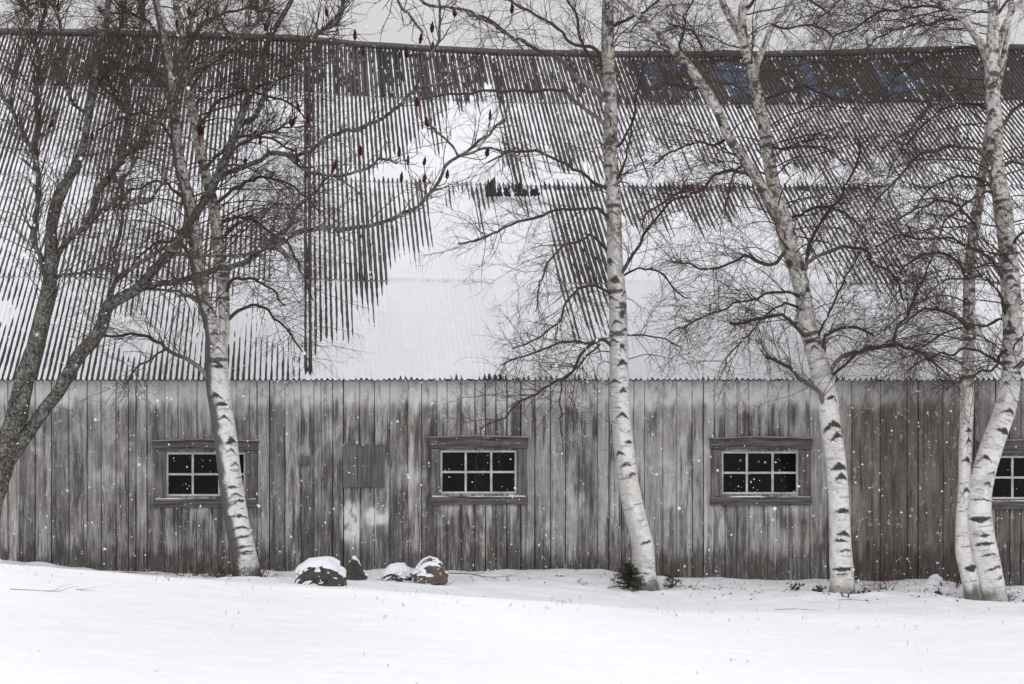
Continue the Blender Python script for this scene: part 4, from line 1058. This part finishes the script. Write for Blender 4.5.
# ------------------------------------------------------------------ rocks with snow caps
import bmesh
def rock(name, px0, px1, ptop, pbot, D, mat, seed, label, shape, snow_thr, cap_t=.03, group='rocks along the barn wall', mid=.3):
    a, b_ = P(px0, pbot, D), P(px1, ptop, D)
    cxw = (a[0] + b_[0]) / 2; w = b_[0] - a[0]; h = b_[2] - a[2]
    bm = bmesh.new(); bmesh.ops.create_icosphere(bm, subdivisions=5, radius=1.)
    V = np.array([v.co[:] for v in bm.verts]); Fa = np.array([[v.index for v in f.verts] for f in bm.faces]); bm.free()
    rg = np.random.default_rng(seed)
    for _ in range(14):                                       # cut flat facets
        d = rg.normal(size=3); d[2] = abs(d[2]) * .6; d /= np.linalg.norm(d); k = rg.uniform(.72, .92)
        e = V @ d - k; V = V - np.clip(e, 0, None)[:, None] * d * .92
    n = fbm(V[:, 0] * 2.2 + seed, V[:, 1] * 2.2 + V[:, 2] * 3.1, 4, seed) - .5
    V = V * (1 + .30 * n)[:, None]
    V[:, :2] *= (np.clip(1 - V[:, 2:3] ** 2, 0, 1) + .03) ** -.18
    u = V[:, 0] / np.abs(V[:, 0]).max()
    V = V / np.array([np.abs(V[:, 0]).max(), np.abs(V[:, 1]).max(), V[:, 2].max()])
    zz = V[:, 2]
    top = ip(u, shape)
    zz = np.where(zz > 0, zz * top, zz * .5)
    gmin = gz(cxw, a[1] - w * .2)
    W = np.stack([cxw + V[:, 0] * w / 2, a[1] + V[:, 1] * w * .36, a[2] + mid * h + np.where(zz > 0, zz * h * (1 - mid), zz * 2 * (mid * h + .06))], -1)
    root = mesh_obj(name, W, Fa, mat, None, True); tag(root, label, 'rock', group)
    me = root.data
    nr = np.zeros(len(W) * 3, np.float32); me.vertices.foreach_get('normal', nr); nr = nr.reshape(-1, 3)
    mask = nr[:, 2] + .9 * (fbm(W[:, 0] * 13 + seed, W[:, 2] * 17 + W[:, 1] * 11, 5, seed + 2) - .5) + .25 * (W[:, 2] - a[2]) / h
    t = sst(snow_thr - .09, snow_thr + .12, mask)
    S = W + (nr * .3 + np.array([0, 0, .8])) * (-.02 + (cap_t + .02) * t)[:, None]
    cap = mesh_obj('snow_cap', S, Fa, M_rocksnow, None, True); cap.parent = root
    return root
rock('rock', 294, 347, 558, 589, 17.9, M_rock, 3, 'largest dark boulder with a thick snow slope on its left side', [(-1, .35), (-.75, .70), (-.4, 1.0), (0, .93), (.85, .72), (1, .5)], .70, .045, mid=.36)
rock('rock', 343, 368, 557, 579, 18.9, M_rock, 8, 'small dark pointed rock right beside the largest boulder', [(-1, .25), (-.2, 1.), (0, 1.), (1, .2)], .80, .02, mid=.1)
rock('rock', 381, 414, 567, 582, 18.9, M_rock, 14, 'low flat rock almost buried under smooth snow', [(-1, .6), (-.4, 1.), (.5, .95), (1, .6)], .44, .05, mid=.35)
rock('rock', 410, 450, 557, 584, 18.7, M_rockb, 21, 'brown angular rock with thin patchy snow, rightmost of the rocks in the row', [(-1, .3), (-.5, .72), (-.1, 1.), (.45, .9), (.95, .68), (1, .5)], .58, .016, mid=.38)
# flat broken slab under the brown rock
o = mesh_obj('stone_slab', np.array([P(431,582,18.45)+np.array(d) for d in ((.02,-.05,-.03),(.17,-.05,-.02),(.20,.12,-.01),(0,.12,-.03),(.03,-.05,-.004),(.16,-.05,.020),(.19,.11,.026),(.01,.12,.0))]), [[0,3,2,1],[4,5,6,7],[0,1,5,4],[1,2,6,5],[2,3,7,6],[3,0,4,7]], M_rockb, None, False)
bv = o.modifiers.new('b', 'BEVEL'); bv.width = .012; bv.segments = 2
tag(o, 'thin flat brown slab lying under the brown angular rock', 'stone')
rock('rock', 924, 944, 577, 594, 19.75, M_rock, 33, 'snow covered stone against the wall left of the twin trunked birch', [(-1, .4), (-.2, .8), (.6, 1.), (1, .9)], .40, .05)
rock('rock', 552, 566, 574, 582, 19.6, M_rock, 41, 'tiny flat stone poking out of snow under the middle boards', [(-1, .6), (0, 1.), (1, .6)], .95, .008)

# ------------------------------------------------------------------ fir seedling at the foot of the middle birch
fx = P(628, 590, 18.95); fx[2] = gz(fx[0], fx[1])
froot = empty('fir_seedling', fx); tag(froot, 'small dark green fir seedling at the foot of the tall middle birch', 'seedling')
tb = Tubes(); tb.add(np.array([fx + [0, 0, -.05], fx + [.005, 0, .18], fx + [-.01, 0, .33]]), [.012, .008, .003], 6); tb.build('trunk', M_dry, froot)
tb = Tubes(); nb = []; NV = []; NF = []
for _ in range(120):
    h = R.uniform(.02, .30); az = R.uniform(0, 6.283); L = (.22 * (1 - h / .36) + .03) * R.uniform(.6, 1.2)
    g = grow(fx + np.array([0, 0, h]), np.array([math.cos(az), math.sin(az), R.uniform(-.1, .35)]), L, .05, .12, 6)
    tb.add(g, np.linspace(.004, .0015, 6), 3)
    for _ in range(int(L * 420)):
        p, d = at_t(g, R.random()); q = d * .6 + rperp(d); q /= np.linalg.norm(q); s = rperp(q) * .0024; e = p + q * R.uniform(.018, .034)
        k = len(NV); NV += [p - s, p + s, e]; NF.append([k, k + 1, k + 2])
crown_branch = tb.build('branches', M_dry, froot)
mesh_obj('needles', np.array(NV), NF, M_needle, froot, False)

# ------------------------------------------------------------------ dead shrubs, weeds, fallen sticks
def shrub(name, px, py, D, n, hh, spread, mat, label, cat_, leaves=0, lmat=None, group=None, rr=.0035):
    b0 = P(px, py, D); b0[2] = gz(b0[0], b0[1])
    root = empty(name, b0); tag(root, label, cat_, group)
    tb = Tubes(); LV = []; LF = []
    for _ in range(n):
        az = R.uniform(0, 6.283); st = b0 + np.array([R.gauss(0, spread * .25), R.gauss(0, .05), -.03])
        g = grow(st, np.array([math.cos(az) * spread / hh * R.random(), math.sin(az) * .4, R.uniform(.3, 1.)]), hh * R.uniform(.5, 1.1), .06, .2, 7)
        tb.add(g, np.linspace(rr, rr * .4, 7), 4)
        for _ in range(5):
            p, d = at_t(g, R.uniform(.2, 1)); g2 = grow(p, d + rperp(d) * .9, hh * R.uniform(.15, .45), .05, .2, 5); tb.add(g2, np.linspace(rr * .6, rr * .3, 5), 3)
            for _ in range(leaves):
                c_, d2 = at_t(g2, R.random()); a_, b2 = rperp(d2) * R.uniform(.012, .026), rperp(d2) * R.uniform(.008, .016)
                k = len(LV); LV += [c_ - a_, c_ - b2 + a_ * .2, c_ + a_, c_ + b2]; LF.append([k, k + 1, k + 2, k + 3])
    tb.build('stems', mat, root)
    if LV: mesh_obj('leaves', np.array(LV), LF, lmat or mat, root, False)
    return root
shrub('dead_shrub', 673, 590, 19.4, 16, .22, .14, M_red, 'low brown shrub with curled leaves right of the middle birch', 'shrub', 2, M_dry)
shrub('dead_shrub', 880, 594, 19.3, 20, .42, .26, M_red, 'reddish bare shrub right of the wide forked birch', 'shrub', 0)
shrub('dead_shrub', 200, 577, 19.5, 30, .30, .55, M_dry, 'spreading bare brown shrub left of the moss stained birch', 'shrub', 0, None, None, .004)
shrub('dead_shrub', 262, 579, 19.0, 14, .30, .14, M_dry, 'bare brown shrub just right of the moss stained birch foot', 'shrub', 0, None, None, .004)
shrub('dead_shrub', 226, 578, 19.05, 22, .34, .2, M_dry, 'dense dark brush hugging the foot of the moss stained birch', 'shrub', 1, M_dry, None, .004)
shrub('dead_shrub', 634, 592, 18.85, 12, .24, .16, M_dry, 'thin dry scrub tangled round the fir seedling', 'shrub', 1, M_dry)
shrub('dead_weed', 797, 591, 19.4, 7, .13, .12, M_dry, 'curled dark weed standing in snow left of the wide forked birch', 'weed', 3, M_rock)
shrub('dead_weed', 818, 594, 19.2, 9, .14, .10, M_red, 'brown leafy weed close beside the wide forked birch foot', 'weed', 3, M_dry)
shrub('dead_weed', 938, 598, 19.2, 8, .10, .09, M_dry, 'dark leafy weed in snow just left of the twin trunked birch', 'weed', 3, M_rock)
shrub('dead_weed', 866, 601, 18.9, 6, .08, .09, M_dry, 'low dark weed in front of the reddish bare shrub', 'weed', 3, M_rock)
shrub('dead_weed', 694, 592, 19.1, 4, .14, .08, M_dry, 'thin forked weed in snow under the third window', 'weed', 0)
shrub('dead_shrub', 1013, 600, 19.4, 12, .20, .22, M_dry, 'thin brown weeds at the right edge beside the twin trunked birch', 'shrub', 0)
shrub('dead_shrub', 955, 588, 19.8, 9, .22, .12, M_red, 'short bare twigs between the wall and the twin trunked birch', 'shrub', 0)
shrub('dead_weed', 505, 579, 19.1, 4, .12, .12, M_dry, 'thin bent weed in snow right of the brown angular rock', 'weed', 0)
shrub('dead_weed', 582, 583, 19.1, 4, .13, .10, M_dry, 'sparse thin weed in snow left of the fir seedling', 'weed', 0)
shrub('dead_weed', 847, 606, 18.6, 3, .12, .06, M_dry, 'single thin weed in snow in front of the wide forked birch', 'weed', 1)
def stick(pts, D, r, label, name='fallen_branch'):
    base = P(*pts[0], D); tb = Tubes(); rows = []
    for a, b_ in pts:
        p = P(a, b_, D); p[2] = max(p[2], gz(p[0], p[1]) + .002); rows.append([*p, r])
    line = cat(rows, .04); line[:, 3] = np.linspace(r, r * .35, len(line))
    root = empty(name, rows[0][:3]); tag(root, label, 'branch')
    tb.add(line[:, :3], line[:, 3], 5)
    for _ in range(max(3, len(line) // 4)):
        p, d = at_t(line, R.uniform(.3, 1)); g = grow(p[:3], d + np.array([R.gauss(0, .5), R.gauss(0, .3), R.uniform(-.1, .4)]), R.uniform(.08, .25), .06, .15, 5)
        g[:, 2] = np.maximum(g[:, 2], ground(g[:, 0], g[:, 1]) + .002); tb.add(g, np.linspace(r * .5, r * .2, 5), 3)
    tb.build('wood', M_dry, root)
    return root
stick([(10, 618), (20, 609), (30, 614), (46, 619), (58, 618)], 14.4, .004, 'thin forked twig lying on the open snow at the left edge')
stick([(447, 573), (470, 574), (488, 577), (512, 576)], 19.2, .006, 'thin bare branch on the snow right of the brown angular rock')
stick([(395, 581), (415, 583), (440, 588), (452, 590)], 18.6, .005, 'bare twiggy branch lying before the flat snowy rock')
stick([(405, 587), (412, 578), (425, 584)], 18.7, .004, 'small twig tangle before the brown angular rock')
stick([(120, 572), (145, 574), (170, 576)], 19.6, .006, 'thin branch lying at the foot of the barn left of the first window')
stick([(838, 603), (852, 602), (868, 601)], 18.4, .003, 'short straw coloured twig on the snow before the wide forked birch')
stick([(775, 612), (790, 610), (806, 611)], 17.6, .0035, 'thin fallen twig on the snow left of the wide forked birch')
stick([(76, 610), (78, 600), (84, 596)], 14.6, .003, 'single bent grass like twig standing in the open snow', 'bent_twig')

# ---- dry grass stubble through the snow (uncountable)
GV = []; GF = []
def blade(x, y, h):
    z = gz_fast(x, y)
    a = R.uniform(0, 6.28); w = .0013; l = R.gauss(0, .35) * h; l2 = R.gauss(0, .2) * h
    k = len(GV)
    GV.extend([(x - w * math.cos(a), y - w * math.sin(a), z - .02), (x + w * math.cos(a), y + w * math.sin(a), z - .02), (x + l * .4 + w * .7, y + l2 * .4, z + h * .6), (x + l, y + l2, z + h)])
    GF.append([k, k + 1, k + 2]); GF.append([k, k + 2, k + 3])
pts = []
for _ in range(70):
    x, y = R.uniform(-5, 9.5), -4.0 - abs(R.gauss(0, .5)); s = R.randint(2, 7)
    for _ in range(s): pts.append((x + R.gauss(0, .09), y + R.gauss(0, .05), R.uniform(.01, .05)))
for _ in range(60):
    x, y = R.uniform(-5, 9.5), R.uniform(-10, -4); s = R.randint(1, 4)
    for _ in range(s): pts.append((x + R.gauss(0, .05), y + R.gauss(0, .04), R.uniform(.01, .04)))
for _ in range(130):
    x, y = R.uniform(-3, 9.5), R.uniform(-3.2, 0); pts.append((x, y, R.uniform(.02, .08)))
for _ in range(260):
    x, y = R.uniform(-3, 9.5), R.uniform(-.25, .1); pts.append((x, y, R.uniform(.02, .07)))
zs = ground(np.array([p[0] for p in pts]), np.array([p[1] for p in pts]))
zmap = {}
for (x, y, h), z in zip(pts, zs):
    zmap[(x, y)] = float(z)
gz_fast = lambda x, y: zmap[(x, y)]
for x, y, h in pts: blade(x, y, h)
g = mesh_obj('grass', np.array(GV), GF, M_grass, None, False); tag(g, 'sparse dry grass stubble poking through the snow', 'grass', kind='stuff')

# ---- leaf and bark litter scattered on the snow near the wall (uncountable)
LV = []; LF = []; lp = []
for cx_, n_, sp_ in ((2.0, 14, .5), (3.3, 26, .5), (4.3, 40, .45), (5.4, 36, .6), (6.2, 60, .5), (7.0, 60, .6), (7.9, 70, .5), (8.5, 40, .4), (-.7, 50, .35), (1.2, 20, .35)):
    for _ in range(n_): lp.append((cx_ + R.gauss(0, sp_), -.75 + R.gauss(0, .42)))
lp = [q for q in lp if q[1] < .1]
lz = ground(np.array([q[0] for q in lp]), np.array([q[1] for q in lp]))
for (x, y), z in zip(lp, lz):
    r_ = R.uniform(.008, .026); a = R.uniform(0, 6.28); c_, s_ = math.cos(a), math.sin(a); t1, t2 = R.uniform(0, 1.2) * r_, R.uniform(0, .8) * r_
    k = len(LV); z = float(z) + .003
    LV += [(x - c_ * r_, y - s_ * r_, z), (x + s_ * r_ * .5, y - c_ * r_ * .5, z + t2), (x + c_ * r_, y + s_ * r_, z + t1), (x - s_ * r_ * .5, y + c_ * r_ * .5, z + t2 * .4)]
    LF.append([k, k + 1, k + 2, k + 3])
g = mesh_obj('leaf_litter', np.array(LV), LF, M_dry, None, False); tag(g, 'dark scraps of leaves and bark scattered on the snow along the wall', 'litter', kind='stuff')

# ---- falling snowflakes (uncountable)
M_flake = simple('snowflake_mat', (.86, .87, .9), .9, .03)
bm = bmesh.new(); bmesh.ops.create_icosphere(bm, subdivisions=1, radius=1.); FVt = np.array([v.co[:] for v in bm.verts]); FFt = np.array([[v.index for v in f.verts] for f in bm.faces]); bm.free()
N = 26000
fl = np.stack([NR.uniform(-7, 12, N), NR.uniform(-13, -.25, N), NR.uniform(-1, 9.5, N)], -1)
fl = fl[fl[:, 2] > ground(fl[:, 0], fl[:, 1]) + .03]; N = len(fl)
sz = NR.lognormal(math.log(.0031), .42, N); sz = np.clip(sz, .0016, .0056)
sc_ = sz[:, None] * NR.uniform(.5, 1.3, (N, 3)) * np.array([1, 1, 1.15])
VV = (fl[:, None] + FVt[None] * sc_[:, None] * (1 + .55 * NR.uniform(-1, 1, (N, len(FVt), 1)))).reshape(-1, 3)
FA = (FFt[None] + (np.arange(N) * len(FVt))[:, None, None]).reshape(-1, 3)
o = mesh_obj('falling_snow', VV, FA, M_flake, None, True); tag(o, 'white snowflakes falling through the air before the barn', 'snow', kind='stuff')

# ------------------------------------------------------------------ light: overcast
w = bpy.data.worlds.new('World'); SC.world = w; w.use_nodes = True; nt = w.node_tree
bg = nt.nodes['Background']
el, az = rad(40), rad(0)
sky = nd(nt, 'ShaderNodeTexSky', sky_type='NISHITA'); sky.sun_disc = False; sky.sun_elevation = el; sky.sun_rotation = az
sky.air_density = 1.; sky.dust_density = 4.
tc = nd(nt, 'ShaderNodeTexCoord'); sx = nd(nt, 'ShaderNodeSeparateXYZ'); lk(nt, tc.outputs['Generated'], sx.inputs[0])
# overcast cloud layer: brighter towards the zenith, three to one
up = math_(nt, 'MAXIMUM', sx.outputs[2], 0.)
lum = nd(nt, 'ShaderNodeMath', operation='MULTIPLY_ADD'); lk(nt, up, lum.inputs[0]); lum.inputs[1].default_value = 3.6; lum.inputs[2].default_value = 4.6
# extra sky glow added behind the camera to brighten the wall and trunks
front = math_(nt, 'MULTIPLY', math_(nt, 'POWER', math_(nt, 'MAXIMUM', math_(nt, 'MULTIPLY_ADD', sx.outputs[1], -.8), 0.), 1.2), 8.5); 
for q in nt.nodes:
    if q.type == 'MATH' and q.operation == 'MULTIPLY_ADD' and q.name != lum.name: q.inputs[2].default_value = .2
cn = noise(nt, tc.outputs['Generated'], 3, 4, .5)
lum2 = math_(nt, 'MULTIPLY', math_(nt, 'ADD', lum.outputs[0], front), ramp(nt, cn, [(.3, .94), (.7, 1.05)]))
cl = nd(nt, 'ShaderNodeCombineColor')
for i, k in enumerate((.99, .99, 1.02)): lk(nt, math_(nt, 'MULTIPLY', lum2, k), cl.inputs[i])
mx = mixc(nt, .985, sky.outputs[0], cl.outputs[0])
lk(nt, mx, bg.inputs['Color']); bg.inputs['Strength'].default_value = .12
sl = bpy.data.lights.new('sun', 'SUN'); sl.energy = 1.06; sl.angle = rad(16); sl.color = (1, .985, .965)
so = bpy.data.objects.new('sun', sl); COL.objects.link(so); so.rotation_euler = (rad(-50), 0, rad(6)); so.location = (0, 40, 40)

# ------------------------------------------------------------------ camera
cam = bpy.data.cameras.new('camera'); co = bpy.data.objects.new('camera', cam); COL.objects.link(co)
co.location = (0, CAMY, EYE); co.rotation_euler = (rad(90), 0, 0)
cam.sensor_width = 36; cam.lens = F * 36 / 1024
cam.shift_x = (512 - CX) / 1024; cam.shift_y = (HY - 342) / 1024
cam.clip_start = .1; cam.clip_end = 4000
cam.dof.use_dof = True; cam.dof.focus_distance = 19.6; cam.dof.aperture_fstop = 4.
SC.camera = co
SC.view_settings.view_transform = 'Standard'; SC.view_settings.look = 'None'; SC.view_settings.exposure = 0; SC.view_settings.gamma = 1
SC.view_settings.use_curve_mapping = False
SC.cycles.use_denoising = True; SC.cycles.denoiser = 'OPENIMAGEDENOISE'; SC.cycles.denoising_input_passes = 'RGB_ALBEDO_NORMAL'; SC.cycles.denoising_prefilter = 'ACCURATE'
SC.cycles.max_bounces = 5; SC.cycles.diffuse_bounces = 3
